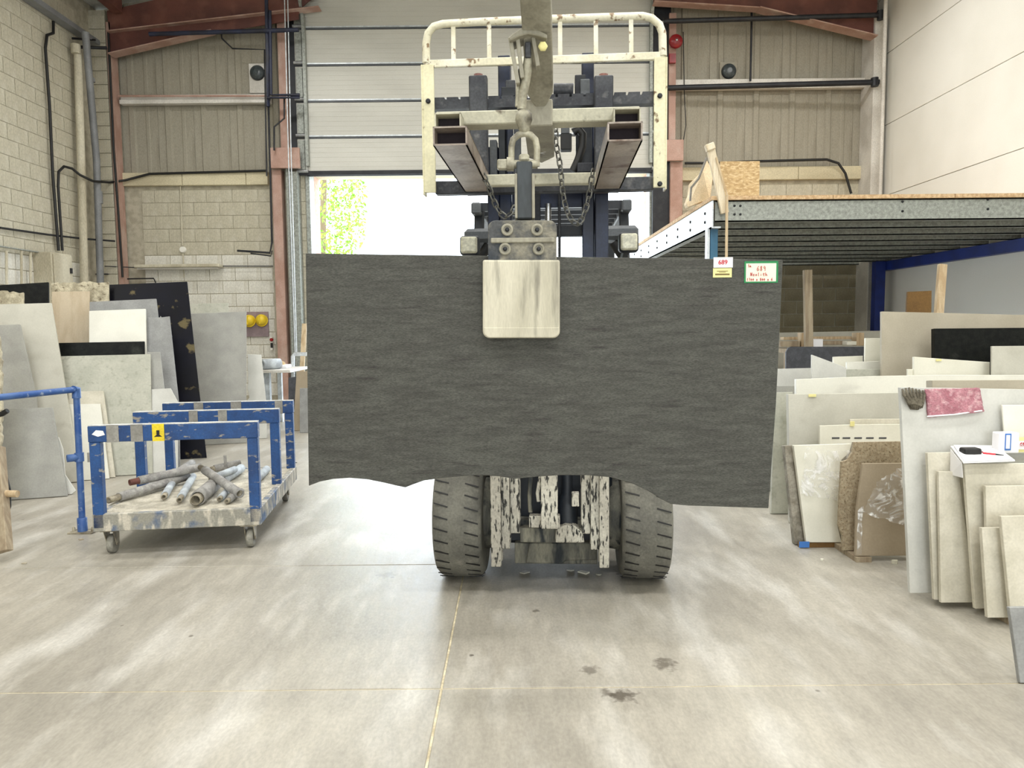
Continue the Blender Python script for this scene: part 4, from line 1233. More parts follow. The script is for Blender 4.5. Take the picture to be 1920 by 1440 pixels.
# grey rag: gathered folds
rg = thing('grey_rag', 'crumpled grey brown rag hanging on the corner of the misty slab', 'cloth', on_plane(1712, 740, S383, 0, RL))
rmb = MB()
rnd = random.Random(21)
for k in range(7):
    x0_ = 1692 + k * 6.3
    rmb.tube([on_plane(x0_, 727 + abs(k - 2) * 1.4, S383, 0, RL, .012), on_plane(x0_ + 3, 740, S383, 0, RL, .03 + .006 * (k % 2)), on_plane(1706 + k * 4, 756, S383, 0, RL, .028), on_plane(1711 + k * 3, 768 - abs(k - 3), S383, 0, RL, .014)], [.005, .0085, .008, .003], 8)
rmb.build('folds', 'rag', rg)
MB().prism([on_plane(x, y, S383, 0, RL, .036) for x, y in ((1700, 752), (1716, 741), (1732, 758), (1728, 763), (1715, 758), (1704, 760))], (0, .01, 0)).build('tucked_fold', 'rag', rg, bevel=.003)
MB().prism([on_plane(x, y, S383, 0, RL, .012) for x, y in ((1702, 758), (1726, 762), (1722, 769), (1708, 768))], (0, .006, 0)).build('dangling_end', 'rag', rg)

n0, n1, n2, n3 = W(1806, 869, 3.42), W(1903, 865, 3.42), W(1868, 839, 3.66), W(1782, 838, 3.66)
npd = thing('notepad', 'open white notepad lying on top of the near cream slabs', 'notepad', n0)
MB().prism([n0, n1, n2, n3], (0, 0, .006)).build('page', 'paper', npd)
MB().prism([n0 + Vector((.006, .0, .007)), n1 + Vector((-.01, .0, .007)), n2 + Vector((-.01, -.01, .008)), n3 + Vector((.01, -.01, .008))], (0, 0, .004)).build('page', 'paper', npd)
MB().prism([W(1782, 842, 3.60), W(1803, 868, 3.45), W(1805, 896, 3.45), W(1781, 890, 3.58)], (.002, 0, 0)).build('hanging_page', 'paper', npd)
tm = thing('tape_measure', 'black tape measure resting on the notepad', 'tape measure', W(1821, 850, 3.52))
c = W(1821, 849, 3.53)
MB().box((c.x - .042, c.y - .02, c.z - .012), (c.x + .042, c.y + .035, c.z + .024)).build('case', 'black', tm, bevel=.010, seg=3)
MB().box((c.x + .042, c.y, c.z - .006), (c.x + .058, c.y + .02, c.z + .006)).build('hook_end', 'chrome', tm)
a, b = W(1843, 850, 3.52), W(1882, 854, 3.48)
pn = thing('marker_pen', 'red and black pen lying on the notepad beside the tape measure', 'pen', a)
MB().tube([a, a + (b - a) * .6], .006, 8).build('red_barrel', 'red_ink', pn)
MB().tube([a + (b - a) * .6, b], .006, 8, r2=.003).build('black_tip', 'black', pn)
bx = thing('white_box', 'white box with a blue stripe on the misty grey slab', 'box', W(1884, 828, 3.6))
MB().box(W(1875, 812, 3.56), W(1895, 846, 3.62)).build('body', 'paper', bx, bevel=.004)
MB().box(W(1886, 813, 3.555), W(1894, 844, 3.56)).build('blue_outline', 'blue_ink', bx)
MB().box(W(1888, 816, 3.55), W(1892, 841, 3.555)).build('white_window', 'paper', bx)
tg = thing('number_label', 'yellow and white label with red digits cut by the right edge', 'label', W(1910, 832, 3.6))
MB().box(W(1904, 820, 3.60), W(1960, 847, 3.603)).build('yellow_card', 'label_yellow', tg)
MB().box(W(1907, 827, 3.595), W(1960, 842, 3.599)).build('white_band', 'paper', tg)


def text(body, parent, origin, right, up, size, m, name='printed_number', bold=0.0, shear=0.0):
    cu = bpy.data.curves.new(name, 'FONT')
    cu.body = body
    cu.size = size
    cu.align_x = 'CENTER'
    cu.align_y = 'CENTER'
    cu.extrude = .0006
    cu.offset = bold
    cu.shear = shear
    cu.materials.append(M[m])
    tmp = bpy.data.objects.new(name, cu)
    C.objects.link(tmp)
    bpy.context.view_layer.update()
    me = bpy.data.meshes.new_from_object(tmp.evaluated_get(bpy.context.evaluated_depsgraph_get()))
    bpy.data.objects.remove(tmp)
    me.name = name
    o = bpy.data.objects.new(name, me)
    C.objects.link(o)
    o.parent = parent
    nrm = right.cross(up).normalized()
    off = OFF.get(parent.name, Vector((0, 0, 0)))
    p = origin - off
    o.matrix_local = Matrix(((right.x, up.x, nrm.x, p.x), (right.y, up.y, nrm.y, p.y), (right.z, up.z, nrm.z, p.z), (0, 0, 0, 1)))
    return o


text('689', tg, W(1920, 834, 3.592), Vector((1, 0, 0)), Vector((0, 0, 1)), .028, 'red_ink', bold=.0008)

# ------------------------------------------------------------------ main dark slab with its labels
YS = 2.63
out = [(573, 475), (1468, 487), (1463, 600), (1455, 760), (1441, 953), (1290, 948), (1258, 945), (1240, 936), (1218, 922), (1185, 906), (1145, 895), (1100, 891), (1050, 891), (1005, 894),
       (965, 898), (935, 893), (900, 891), (865, 893), (830, 896), (795, 901), (775, 908), (760, 914), (745, 911), (720, 905), (690, 899), (655, 896), (625, 898), (600, 903), (579, 911)]
mslab = MB().prism([W(x, y, YS) for x, y in out], (0, .010, 0)).build('dark_slab', 's_dark', bevel=.0015)
tag(mslab, 'large dark grey stone slab with a wavy lower edge hanging from the clamp', 'slab')
EX, EZ = (W(1468, 487, YS) - W(573, 475, YS)).normalized(), None
EZ = Vector((0, 0, 1))
EX = Vector((EX.x, 0, EX.z)).normalized()
EZ = Vector((-EX.z, 0, EX.x))


def card(px0, py0, px1, py1, y, parent, name, m, t=.0012):
    a, b = W(px0, py0, y), W(px1, py1, y)
    return MB().box((a.x, y, b.z), (b.x, y + t, a.z)).build(name, m, parent)


lb = thing('price_label', 'white and yellow paper label with red printed number on the dark slab', 'label', W(1355, 500, YS))
card(1338, 482.5, 1374, 501.5, YS - .003, lb, 'white_card', 'paper')
card(1337, 503, 1372, 520, YS - .003, lb, 'yellow_card', 'label_yellow')
text('689', lb, W(1355.5, 492, YS - .0036), Vector((1, 0, 0)), Vector((0, 0, 1)), .022, 'red_ink', bold=.0003)
card(1341, 513, 1368, 515.8, YS - .0036, lb, 'printed_bar', 'brown_ink', .0005)
card(1344, 507.8, 1365, 508.8, YS - .0036, lb, 'printed_line', 'brown_ink', .0005)
card(1348, 510, 1361, 510.8, YS - .0036, lb, 'printed_line', 'brown_ink', .0005)
wc = thing('handwritten_card', 'white card with green border and red handwriting on the dark slab', 'label', W(1427, 510, YS))
card(1396, 490, 1458.5, 530, YS - .002, wc, 'green_border', 'green', .0015)
card(1399, 494, 1455, 527.5, YS - .003, wc, 'white_card', 'card')
GL = {  # simple pen strokes in a unit box
    'S': [[(.8, .9), (.4, 1), (.1, .8), (.4, .55), (.75, .35), (.5, .05), (.1, .1)]],
    'a': [[(.7, .5), (.3, .55), (.1, .25), (.35, 0), (.7, .2), (.7, .5), (.75, .1), (.95, .05)]],
    '.': [[(.2, 0), (.35, .05)]],
    '6': [[(.75, 1), (.3, .7), (.1, .3), (.35, 0), (.75, .15), (.7, .45), (.3, .45), (.15, .25)]],
    '8': [[(.7, .85), (.4, 1), (.15, .8), (.4, .55), (.75, .25), (.4, 0), (.1, .2), (.4, .5), (.7, .85)]],
    '9': [[(.75, .75), (.4, 1), (.1, .7), (.4, .5), (.75, .75), (.7, .3), (.6, 0)]],
    'N': [[(.1, 0), (.15, 1)], [(.15, 1), (.75, 0)], [(.75, 0), (.85, 1)]],
    'e': [[(.15, .3), (.75, .4), (.5, .6), (.15, .4), (.3, 0), (.8, .1)]],
    'o': [[(.4, .55), (.1, .3), (.4, 0), (.7, .25), (.4, .55)]],
    'l': [[(.3, 1), (.25, .1), (.5, 0)]],
    'i': [[(.3, .5), (.3, 0)], [(.3, .75), (.34, .8)]],
    't': [[(.4, .9), (.35, .05), (.7, 0)], [(.1, .6), (.8, .65)]],
    'h': [[(.15, 1), (.15, 0)], [(.15, .4), (.5, .55), (.7, .3), (.75, 0), (.95, .05)]],
    '1': [[(.4, 1), (.35, 0)]],
    '7': [[(.1, .95), (.75, 1), (.35, 0)]],
    '0': [[(.4, .8), (.1, .4), (.4, 0), (.75, .4), (.4, .8)]],
    'x': [[(.1, .6), (.7, 0)], [(.7, .6), (.1, 0)]],
    ' ': [],
}


def handwrite(body, px, py, w, h, parent, name='handwriting'):
    """baseline start at pixel (px, py); w, h = character width and height in metres"""
    o = W(px, py, YS - .0045)
    mb = MB()
    for i, ch in enumerate(body):
        for st_ in GL[ch]:
            pts = [Vector((o.x + (i + x * .85) * w, o.y, o.z + y * h)) for x, y in st_]
            mb.tube(pts, .0009, 5)
    return mb.build(name, 'red_ink', parent)


handwrite('Sa.', 1403, 501, .0055, .010, wc)
handwrite('689', 1419, 508, .0115, .017, wc)
handwrite('Neolith', 1407, 517.5, .0088, .012, wc)
handwrite('1700 x 800 x 6', 1400.5, 526.5, .0066, .0095, wc)

# ------------------------------------------------------------------ forklift
TY = R(-3.5)
FO = Vector((0.217, 4.06, 0))
FR = Frame(FO, TY)
fk = thing('forklift', 'forklift truck carrying the dark slab, seen head on in the doorway', 'forklift', FO, TY, world=False)


def fbox(x0, y0, x1, y1, l0, l1, name, m, parent=None, bevel=.003, mb=None):
    a, b = FR.p(x0, y0, l0), FR.p(x1, y1, l0)
    q = mb or MB()
    q.box((a.x, l0, a.z), (b.x, l1, b.z))
    return q if mb else q.build(name, m, parent or fk, bevel=bevel)


# wheels
RW, WW = .35, .256
for sx in (-1, 1):
    cx = sx * .496
    mb = MB()
    prof = [(RW - .07, -WW / 2 + .0), (RW - .03, -WW / 2), (RW - .008, -WW / 2 + .02), (RW, -WW / 2 + .06), (RW, WW / 2 - .06), (RW - .008, WW / 2 - .02), (RW - .03, WW / 2), (RW - .07, WW / 2)]
    mb.lathe((cx, 0, RW), (1, 0, 0), prof, 56)
    wh = mb.build('tyre', 'tyre', fk)
    # sipes: grooves cut as dark recess bars at both shoulders
    for k in range(34):
        a = 2 * math.pi * k / 34
        if math.cos(a) < -.1:
            continue
        for side in (-1, 1):
            a2 = a + (.09 if side > 0 else 0)
            pts = []
            for (dx, da) in ((-WW / 2 + .012, .012), (-WW / 2 + .085, -.045)):
                xx = cx + side * dx * -1 if side > 0 else cx + dx
                aa = a2 + da * (1 if side < 0 else -1) + (.0)
                rr = RW + .0004
                pts.append(Vector((xx, -rr * math.cos(aa), RW + rr * math.sin(aa))))
            MB().bar(pts[0], pts[1], .007, .004, up=Vector((0, -math.cos(a2), math.sin(a2)))).build('tread_groove', 'black', wh)
    MB().lathe((cx, 0, RW), (1, 0, 0), [(RW - .09, -WW / 2 + .03), (RW - .075, -WW / 2 + .0), (RW - .074, WW / 2), (RW - .09, WW / 2 - .03)], 32).build('sidewall', 'tyre_side', fk)
    MB().lathe((cx, 0, RW), (-sx, 0, 0), [(.16, .05), (.2, .12), (.19, .2), (.12, .22)], 24).build('hub', 'mast_grimy', fk)
# axle and lower frame
MB().tube([(-.5, 0, RW), (.5, 0, RW)], .07, 12).build('axle', 'truck_dark', fk)
MB().box((-.33, -.1, .2), (.33, .6, .75)).build('chassis', 'truck_dark', fk, bevel=.02)
# mast rails: three nested channels each side
LM = -.34
rails = [(921, 940, 1063, -.36), (940, 956, 1029, -.33), (957, 975, 1000, -.30), (1124, 1142, 1065, -.36), (1108, 1124, 1031, -.33), (1090, 1108, 1001, -.30)]
ztop = [2.02, 2.4, 2.74, 2.02, 2.4, 2.74]
for (x0, x1, yb, l), zt_ in zip(rails, ztop):
    a, b = FR.p(x0, yb, l), FR.p(x1, yb, l)
    w = b.x - a.x
    MB().box((a.x, l, a.z), (b.x, l + .014, 1.25)).box((a.x, l + .10, a.z), (b.x, l + .114, 1.25)).box(((a.x + b.x) / 2 - .006, l + .014, a.z), ((a.x + b.x) / 2 + .006, l + .10, 1.25)).build('mast_rail', 'mast_dusty', fk, bevel=.003)
# upper mast
for (x0, x1, l) in ((915, 936, -.28), (937, 959, -.24), (1092, 1114, -.24), (1116, 1141, -.28)):
    a, b = FR.p(x0, 440, l), FR.p(x1, 440, l)
    top = 2.76 if l > -.26 else 2.3
    MB().box((a.x, l, 1.25), (b.x, l + .12, top)).build('mast_rail', 'mast_navy', fk, bevel=.004)
# mast crossmembers
fbox(958, 975, 1092, 990, -.2, -.12, 'mast_crossmember', 'mast_grimy', mb=None)
fbox(975, 990, 1095, 1018, -.27, -.15, 'mast_crossmember', 'mast_grimy')
fbox(965, 1018, 1120, 1058, -.15, .0, 'lower_crossmember', 'mast_grimy')
fbox(992, 968, 1050, 990, -.31, -.25, 'cylinder_foot', 'mast_dusty')
fbox(1014, 880, 1046, 992, -.36, -.28, 'centre_column', 'mast_dusty')
a = FR.p(1064, 982, -.25)
MB().lathe((a.x, -.2, a.z - .05), (0, 0, 1), [(.055, 0), (.055, .14), (.04, .18), (.028, .2), (.028, .5)], 20).build('lift_cylinder', 'truck_dark', fk)
MB().tube([FR.p(995, 960, -.3), FR.p(993, 930, -.3), FR.p(996, 880, -.3)], .012, 8).build('hydraulic_hose', 'mast_grimy', fk)
MB().tube([FR.p(1010, 940, -.31), FR.p(1008, 925, -.31), FR.p(1014, 890, -.31)], .01, 8).build('hydraulic_hose', 'mast_dusty', fk)
fbox(1072, 925, 1086, 950, -.32, -.27, 'valve_block', 'mast_dusty')
# caked mound on the crossmember
pr = [FR.p(x, y, -.30) for x, y in ((1040, 1018), (1043, 992), (1060, 985), (1078, 986), (1092, 1000), (1096, 1018))]
MB().prism(pr, (0, .12, 0)).build('slurry_cake', 'mast_dusty', fk, bevel=.006)
pr = [FR.p(x, y, -.16) for x, y in ((985, 1056), (992, 1018), (1118, 1018), (1120, 1050), (1060, 1052), (1055, 1058))]
MB().prism(pr, (0, .06, 0)).build('skid_plate', 'mast_grimy', fk, bevel=.006)
# carriage: upper bar with notches, lower bar, side plates, hooks
a, b = FR.p(812, 205, -.44), FR.p(1228, 181, -.44)
zt1, zb1 = FR.p(1020, 177, -.44).z, FR.p(1020, 199, -.44).z
bar = MB()
xx = a.x
k = 0
while xx < b.x - .01:
    w = .055 if k % 2 == 0 else .012
    bar.box((xx, -.44, zb1), (min(b.x, xx + w), -.38, zt1 - (0 if k % 2 == 0 else .014)))
    xx += w
    k += 1
bar.build('carriage_top_bar', 'carriage', fk)
zt3, zb3 = FR.p(1020, 335, -.42).z, FR.p(1020, 360, -.42).z
MB().box((a.x + .0, -.42, zb3), (b.x, -.36, zt3)).build('carriage_bottom_bar', 'carriage', fk, bevel=.004)
for (x0, x1) in ((880, 916), (1114, 1149)):
    p0, p1 = FR.p(x0, 145, -.47), FR.p(x1, 330, -.47)
    MB().box((p0.x, -.50, p1.z), (p1.x, -.445, p0.z)).build('fork_shank', 'carriage', fk, bevel=.005)
    MB().lathe(((p0.x + p1.x) / 2, -.47, p0.z), (0, 0, 1), [(.022, 0), (.022, .012), (.01, .016)], 10).build('fork_pin', 'oxide', fk)
# inside the carriage: hydraulic cylinders, plates and hoses
fbox(950, 225, 962, 330, -.3, -.24, 'inner_plate', 'mast_navy')
fbox(963, 225, 977, 330, -.25, -.2, 'inner_plate', 'truck_grey')
fbox(918, 262, 932, 330, -.33, -.26, 'sideshift_cylinder', 'truck_grey')
fbox(934, 226, 948, 330, -.3, -.25, 'inner_plate', 'truck_dark')
fbox(1080, 225, 1110, 330, -.3, -.22, 'inner_plate', 'truck_dark')
fbox(1052, 236, 1068, 250, -.36, -.30, 'valve_block', 'truck_grey')
fbox(1051, 250, 1072, 280, -.36, -.30, 'valve_block', 'black')
fbox(1082, 305, 1112, 322, -.4, -.34, 'cylinder_bracket', 'carriage')
MB().tube([FR.p(1075, 248, -.38), FR.p(1085, 242, -.38), FR.p(1093, 252, -.38), FR.p(1092, 275, -.38), FR.p(1084, 300, -.38), FR.p(1074, 322, -.38)], .02, 10).build('hydraulic_hose', 'black', fk)
a, b = FR.p(1045, 160, -.35), FR.p(1068, 178, -.35)
MB().tube([FR.p(1038, 170, -.34), FR.p(1075, 170, -.34)], .035, 12).build('tilt_roller', 'carriage', fk)
fbox(940, 163, 966, 180, -.36, -.28, 'roller_block', 'truck_dark')
fbox(948, 150, 966, 172, -.34, -.28, 'mast_head', 'carriage')
fbox(1078, 140, 1098, 180, -.34, -.28, 'mast_head', 'dark_steel')
fbox(1088, 148, 1106, 178, -.36, -.3, 'mast_head', 'truck_grey')
# lift chains and piston between the rails
fbox(1002, 360, 1014, 482, -.26, -.24, 'lift_chain', 'dark_steel')
fbox(1046, 360, 1052, 482, -.26, -.24, 'lift_chain', 'dark_steel')
MB().tube([FR.p(1028, 382, -.22), FR.p(1027, 482, -.22)], .016, 10).build('piston_rod', 'chrome', fk)
MB().tube([FR.p(1028, 470, -.22), (FR.p(1028, 482, -.22).x, -.22, .4)], .035, 12).build('lift_cylinder', 'truck_dark', fk)
fbox(960, 352, 1092, 388, -.2, -.15, 'mast_tie_plate', 'mast_navy')
fbox(960, 424, 1092, 442, -.18, -.12, 'mast_tie_plate', 'truck_dark')
# cab: overhead guard, dash, seat, counterweight
for sx in (-1, 1):
    MB().bar((sx * .47, .45, .75), (sx * .45, .62, 2.12), .06, .06, up=(0, 1, 0)).build('guard_post', 'truck_dark', fk, bevel=.008)
    MB().bar((sx * .47, 1.85, .95), (sx * .45, 1.75, 2.12), .06, .06, up=(0, 1, 0)).build('guard_post', 'truck_dark', fk, bevel=.008)
    MB().bar((sx * .46, .5, 2.12), (sx * .46, 1.85, 2.12), .06, .07).build('guard_side_rail', 'truck_grey', fk, bevel=.008)
for k in range(7):
    MB().bar((-.46, .55 + .2 * k, 2.13), (.46, .55 + .2 * k, 2.13), .035, .05).build('guard_slat', 'truck_dark', fk)
MB().box((-.5, .35, .45), (.5, .62, .98)).build('dashboard', 'truck_dark', fk, bevel=.03)
MB().box((-.55, .75, .25), (.55, 1.5, .92)).build('engine_cover', 'truck_grey', fk, bevel=.04)
MB().box((-.57, 1.45, .2), (.57, 2.1, 1.05)).build('counterweight', 'truck_grey', fk, bevel=.08)
MB().box((-.25, .9, .92), (.25, 1.35, 1.04)).build('seat', 'black', fk, bevel=.04)
MB().box((-.24, 1.28, 1.04), (.24, 1.4, 1.5)).build('backrest', 'black', fk, bevel=.04)
for sx in (-1, 1):
    MB().lathe((sx * .44, 1.6, .27), (1, 0, 0), [(.2, -.09), (.27, -.09), (.27, .09), (.2, .09)], 28).build('rear_tyre', 'tyre', fk)
    # headlamps
    px = 879 if sx < 0 else 1180
    py = 459 if sx < 0 else 453
    c = FR.p(px, py, .05)
    hl = MB().box((c.x - .055, .07, c.z - .055), (c.x + .055, .14, c.z + .055)).build('headlamp', 'truck_dark', fk, bevel=.02, seg=3)
    MB().box((c.x - .046, .05, c.z - .046), (c.x + .046, .075, c.z + .046)).build('lens', 'lens', hl, bevel=.014, seg=3)
    MB().bar((c.x - sx * .01, .12, c.z - .03), (sx * .4, .2, c.z - .12), .03, .03).build('headlamp_bracket', 'truck_dark', fk)
    MB().box((sx * .30, .2, c.z + .03), (sx * .50, .4, c.z + .11)).build('guard_cowl', 'truck_grey', fk, bevel=.02)
    MB().tube([(sx * .44, .25, c.z - .25), (sx * .44, .25, c.z - .1), (sx * .36, .25, c.z + .02)], .03, 8).build('mast_hose', 'black', fk)
# load backrest
lbk = thing('tmp', 'x', 'x')
bpy.data.objects.remove(lbk)
LC = -.47
bk = MB()
rr = .019
tl_ = FR.p(799, 115, LC)
path = [(799, 118), (799, 80), (803, 62), (813, 50), (830, 45), (900, 41), (1020, 36), (1140, 32), (1205, 30), (1222, 34), (1236, 46), (1242, 62), (1243, 105)]
bk.tube([FR.p(x, y, LC) for x, y in path], rr, 8)
bo = bk.build('load_backrest', 'cage', fk)
MB().bar(FR.p(796, 121, LC), FR.p(1245, 105, LC), .02, .036, up=(0, 0, 1)).build('backrest_rail', 'cage', bo, bevel=.003)
for x, y0, y1 in ((850, 45, 119), (917, 41, 117), (1050, 36, 113), (1117, 33, 110), (1183, 31, 107)):
    MB().bar(FR.p(x, y0, LC), FR.p(x + .5, y1, LC), .02, .014, up=(0, 1, 0)).build('backrest_bar', 'cage', bo)
for (x, y0, y1) in ((803, 122, 362), (1237, 108, 352)):
    a, b = FR.p(x, y0, LC), FR.p(x, y1, LC)
    MB().box((a.x - .027, LC - .012, b.z), (a.x + .027, LC + .004, a.z)).box((a.x + (-.035 if x < 900 else .027), LC - .012, b.z - .01), (a.x + (-.027 if x < 900 else .035), LC + .06, a.z)).build('backrest_upright', 'cage_yellow', bo, bevel=.002)
    for yy in ((190,) if x < 900 else (180, 345)):
        c = FR.p(x, yy, LC - .012)
        MB().lathe((c.x, LC - .012, c.z), (0, -1, 0), [(.012, 0), (.012, .008), (.007, .011)], 8).build('bolt', 'dark_steel', bo)

# ------------------------------------------------------------------ lifting jib on the forks
jb_ = thing('lifting_jib', 'worn cream steel lifting jib with two fork sleeves and a centre boom', 'lifting jib', FO, TY, world=False)


def tube_rect(a, b, w, h, t, name, m, min_, parent):
    """open rectangular tube along local y from a to b (centres)"""
    mb = MB()
    for (ox, oz, ww, hh) in ((-(w - t) / 2, 0, t, h), ((w - t) / 2, 0, t, h), (0, (h - t) / 2, w, t), (0, -(h - t) / 2, w, t)):
        o_ = Vector((ox, 0, oz))
        mb.bar(Vector(a) + o_, Vector(b) + o_, ww, hh)
    o = mb.build(name, m, parent)
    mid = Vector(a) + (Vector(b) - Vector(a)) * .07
    MB().bar(mid, mid + Vector((0, .01, 0)), w - 2 * t, h - 2 * t).build('mouth_shade_plate', min_, o)  # dark plate set in the mouth, standing in for the hollow's shade
    return o


for (pn_, pf) in (((844, 277), (897, 372)), ((1172, 271), (1134, 369))):
    n_, f_ = FR.p(pn_[0], pn_[1], -1.35), FR.p(pf[0], pf[1], -.24)
    zc_ = 2.088
    xm_ = (n_.x + f_.x) / 2
    so_ = tube_rect((n_.x, -1.35, zc_), (n_.x, -.30, zc_), .125, .068, .006, 'fork_sleeve', 'sleeve', 'sleeve_shade', jb_)
    nx = FR.p(841 if pn_[0] < 900 else 1175, 242, -1.22).x
    tube_rect((nx, -1.24, zc_ + .085), (nx, -.32, zc_ + .085), .10, .056, .005, 'side_rail', 'jib', 'sleeve_shade', jb_)
    sx_l = n_.x
xl = FR.p(817, 215, -1.15).x
xr_ = FR.p(1200, 208, -1.15).x
zc1, zc2 = FR.p(1010, 204, -1.15).z, FR.p(1010, 230, -1.15).z
MB().box((xl, -1.15, zc2), (xr_, -1.06, zc1)).build('front_crossbar', 'jib', jb_, bevel=.004)
xl2, xr2 = FR.p(905, 325, -.56).x, FR.p(1120, 325, -.56).x
z1_, z2_ = FR.p(1010, 325, -.56).z, FR.p(1010, 346, -.56).z
MB().box((xl2, -.56, z2_), (xr2, -.51, z1_)).build('rear_crossbar', 'jib', jb_, bevel=.004)
# centre boom, base part (horizontal) with pointed rear end
pz = FR.p(1012, 235, -1.08).z
cxn = FR.p(1010, 235, -1.1).x
MB().prism([(cxn - .055, -1.16, 2.165), (cxn + .055, -1.16, 2.165), (cxn + .06, -.62, 2.165), (cxn + .0, -.50, 2.165), (cxn - .06, -.62, 2.165)], (0, 0, .10)).build('boom_base', 'jib_grey', jb_, bevel=.004)
# rising boom towards the camera
pa, pb = FR.p(1013, 196, -1.17), FR.loc(W(1000, -90, 2.30))
d = (pb - pa).normalized()
side = d.cross(Vector((0, 0, 1))).normalized()
upv = side.cross(d)
hw = .05
q = [pa + side * hw + d * .06, pa + side * hw * .0 - d * .06, pa - side * hw + d * .06, pb - side * hw, pb + side * hw]
MB().prism(q, upv * .11).build('boom', 'jib_grey', jb_, bevel=.004)
MB().bar(pa + d * .5 - upv * .002 - side * .022, pb - upv * .002 - side * .022, .005, .005).build('weld_seam', 'jib', jb_)
# painted mark on the boom base
text('K', jb_, Vector((cxn + .005, -.72, 2.163)), Vector((1, 0, 0)), Vector((0, 1, 0)), .06, 'paper', name='painted_mark')
# hook bracket under the boom
HB = 2.62


def hb(px, py, y=HB):
    return FR.loc(W(px, py, y))


pr = [hb(x, y, HB - .05) for x, y in ((953, 70), (962, 62), (978, 52), (990, 49), (1004, 53), (1026, 64), (1026, 72), (1006, 66), (990, 63), (972, 68), (956, 76))]
MB().prism(pr, (0, .10, 0)).build('bracket_hood', 'jib_grey', jb_, bevel=.003)
for (x0, y0, x1, y1) in ((957, 74, 972, 160), (971, 76, 980, 150), (1000, 74, 1009, 128)):
    MB().bar(hb(x0, y0), hb(x1, y1), .014, .05, up=(0, 1, 0)).build('bracket_plate', 'jib_grey', jb_, bevel=.002)
c = hb(1018, 88, HB - .03)
MB().lathe(c, (0, -1, 0), [(.016, 0), (.016, .010), (.009, .013)], 6).build('yellow_bolt', 'label_yellow', jb_)
MB().box(hb(984, 78, HB - .02), hb(996, 112, HB + .0)).build('bracket_block', 'carriage', jb_, bevel=.003)

# ------------------------------------------------------------------ clamp with its shackle
cl = thing('slab_clamp', 'steel slab clamp gripping the top edge of the dark slab', 'clamp', W(980, 560, HB))
YC = HB
MB().tube([W(990, 100, YC), W(990, 120, YC), W(986, 150, YC), W(980, 180, YC), W(978, 206, YC)], [.013, .017, .016, .015, .016], 12).build('hook_rod', 'hook', cl)
MB().tube([W(976, 130, YC + .015), W(972, 165, YC + .015), W(970, 200, YC + .01)], .008, 8).build('safety_latch', 'hook', cl)
MB().lathe(W(982, 214, YC), (0, 0, -1), [(.018, -.012), (.028, 0), (.03, .02), (.024, .036), (.02, .048)], 18).build('swivel_collar', 'hook', cl)
MB().lathe(W(983, 238, YC), (0, 0, -1), [(.02, -.01), (.02, .01), (.012, .02)], 14).build('swivel_nut', 'hook', cl)
bow = [(959, 312), (959, 275), (962, 262), (972, 253), (983, 250), (995, 253), (1004, 262), (1007, 278), (1006, 312)]
MB().tube([W(x, y, YC) for x, y in bow], .0115, 10).build('shackle_bow', 'hook', cl)
MB().tube([W(950, 308, YC), W(1008, 308, YC)], .015, 12).lathe(W(958, 308, YC), (-1, 0, 0), [(.024, -.01), (.024, .014)], 14).build('shackle_pin', 'hook', cl)
MB().box(W(932, 298, YC - .014), W(952, 320, YC + .014)).build('pin_tab', 'hook', cl, bevel=.004)
MB().box(W(973, 288, YC - .02), W(992, 306, YC + .02)).build('lifting_eye', 'hook', cl, bevel=.006)
MB().box(W(968, 302, YC - .028), W(998, 414, YC + .03)).build('neck_bar', 'clampneck', cl, bevel=.004)
for xx in (965, 997):
    MB().box(W(xx, 325, YC - .032), W(xx + 5, 414, YC + .034)).build('neck_flange', 'jib_grey', cl, bevel=.002)


def rounded(x0, y0, x1, y1, r, top=True, bot=True, n=5):
    pts = []
    for (cx, cy, a0, on) in ((x0 + r, y0 + r, 180, top), (x1 - r, y0 + r, 270, top), (x1 - r, y1 - r, 0, bot), (x0 + r, y1 - r, 90, bot)):
        if on:
            for k in range(n + 1):
                a = R(a0 + 90 * k / n)
                pts.append((cx + r * math.cos(a), cy + r * math.sin(a)))
        else:
            pts.append((x0 if a0 in (180, 90) else x1, y0 if a0 in (180, 270) else y1))
    return pts


MB().prism([W(x, y, YC - .035) for x, y in rounded(915, 413, 1044, 490, 14, True, False)], (0, .014, 0)).build('clamp_plate', 'clampplate', cl, bevel=.003)
MB().prism([W(x, y, YC + .06) for x, y in rounded(917, 417, 1042, 560, 10, True, True)], (0, .014, 0)).build('rear_plate', 'clampplate', cl, bevel=.003)
MB().box(W(920, 446, YC - .045), W(1040, 455, YC - .033)).build('plate_rib', 'jib_grey', cl, bevel=.003)
for (px, py) in ((951, 431), (1007, 431), (947, 467), (1010, 467)):
    c = W(px, py, YC - .036)
    o = MB().lathe(c, (0, -1, 0), [(.021, 0), (.021, .006), (.013, .007), (.012, .002)], 18).build('bolt_ring', 'jib_grey', cl)
    MB().lathe(c, (0, -1, 0), [(.008, 0), (.008, .010), (.004, .012)], 8).build('bolt_head', 'dark_steel', cl)
MB().prism([W(x, y, YC - .05) for x, y in rounded(905, 487, 1050, 634, 13, False, True)], (0, .042, 0)).build('front_pad', 'pad', cl, bevel=.007, seg=2)
MB().prism([W(x, y, YC - .054) for x, y in rounded(907, 614, 1048, 633, 12, False, True)], (0, .006, 0)).build('pad_lip', 'pad', cl, bevel=.002)
MB().prism([W(x, y, YC + .034) for x, y in rounded(908, 490, 1046, 628, 13, False, True)], (0, .03, 0)).build('rear_pad', 'pad', cl, bevel=.005)


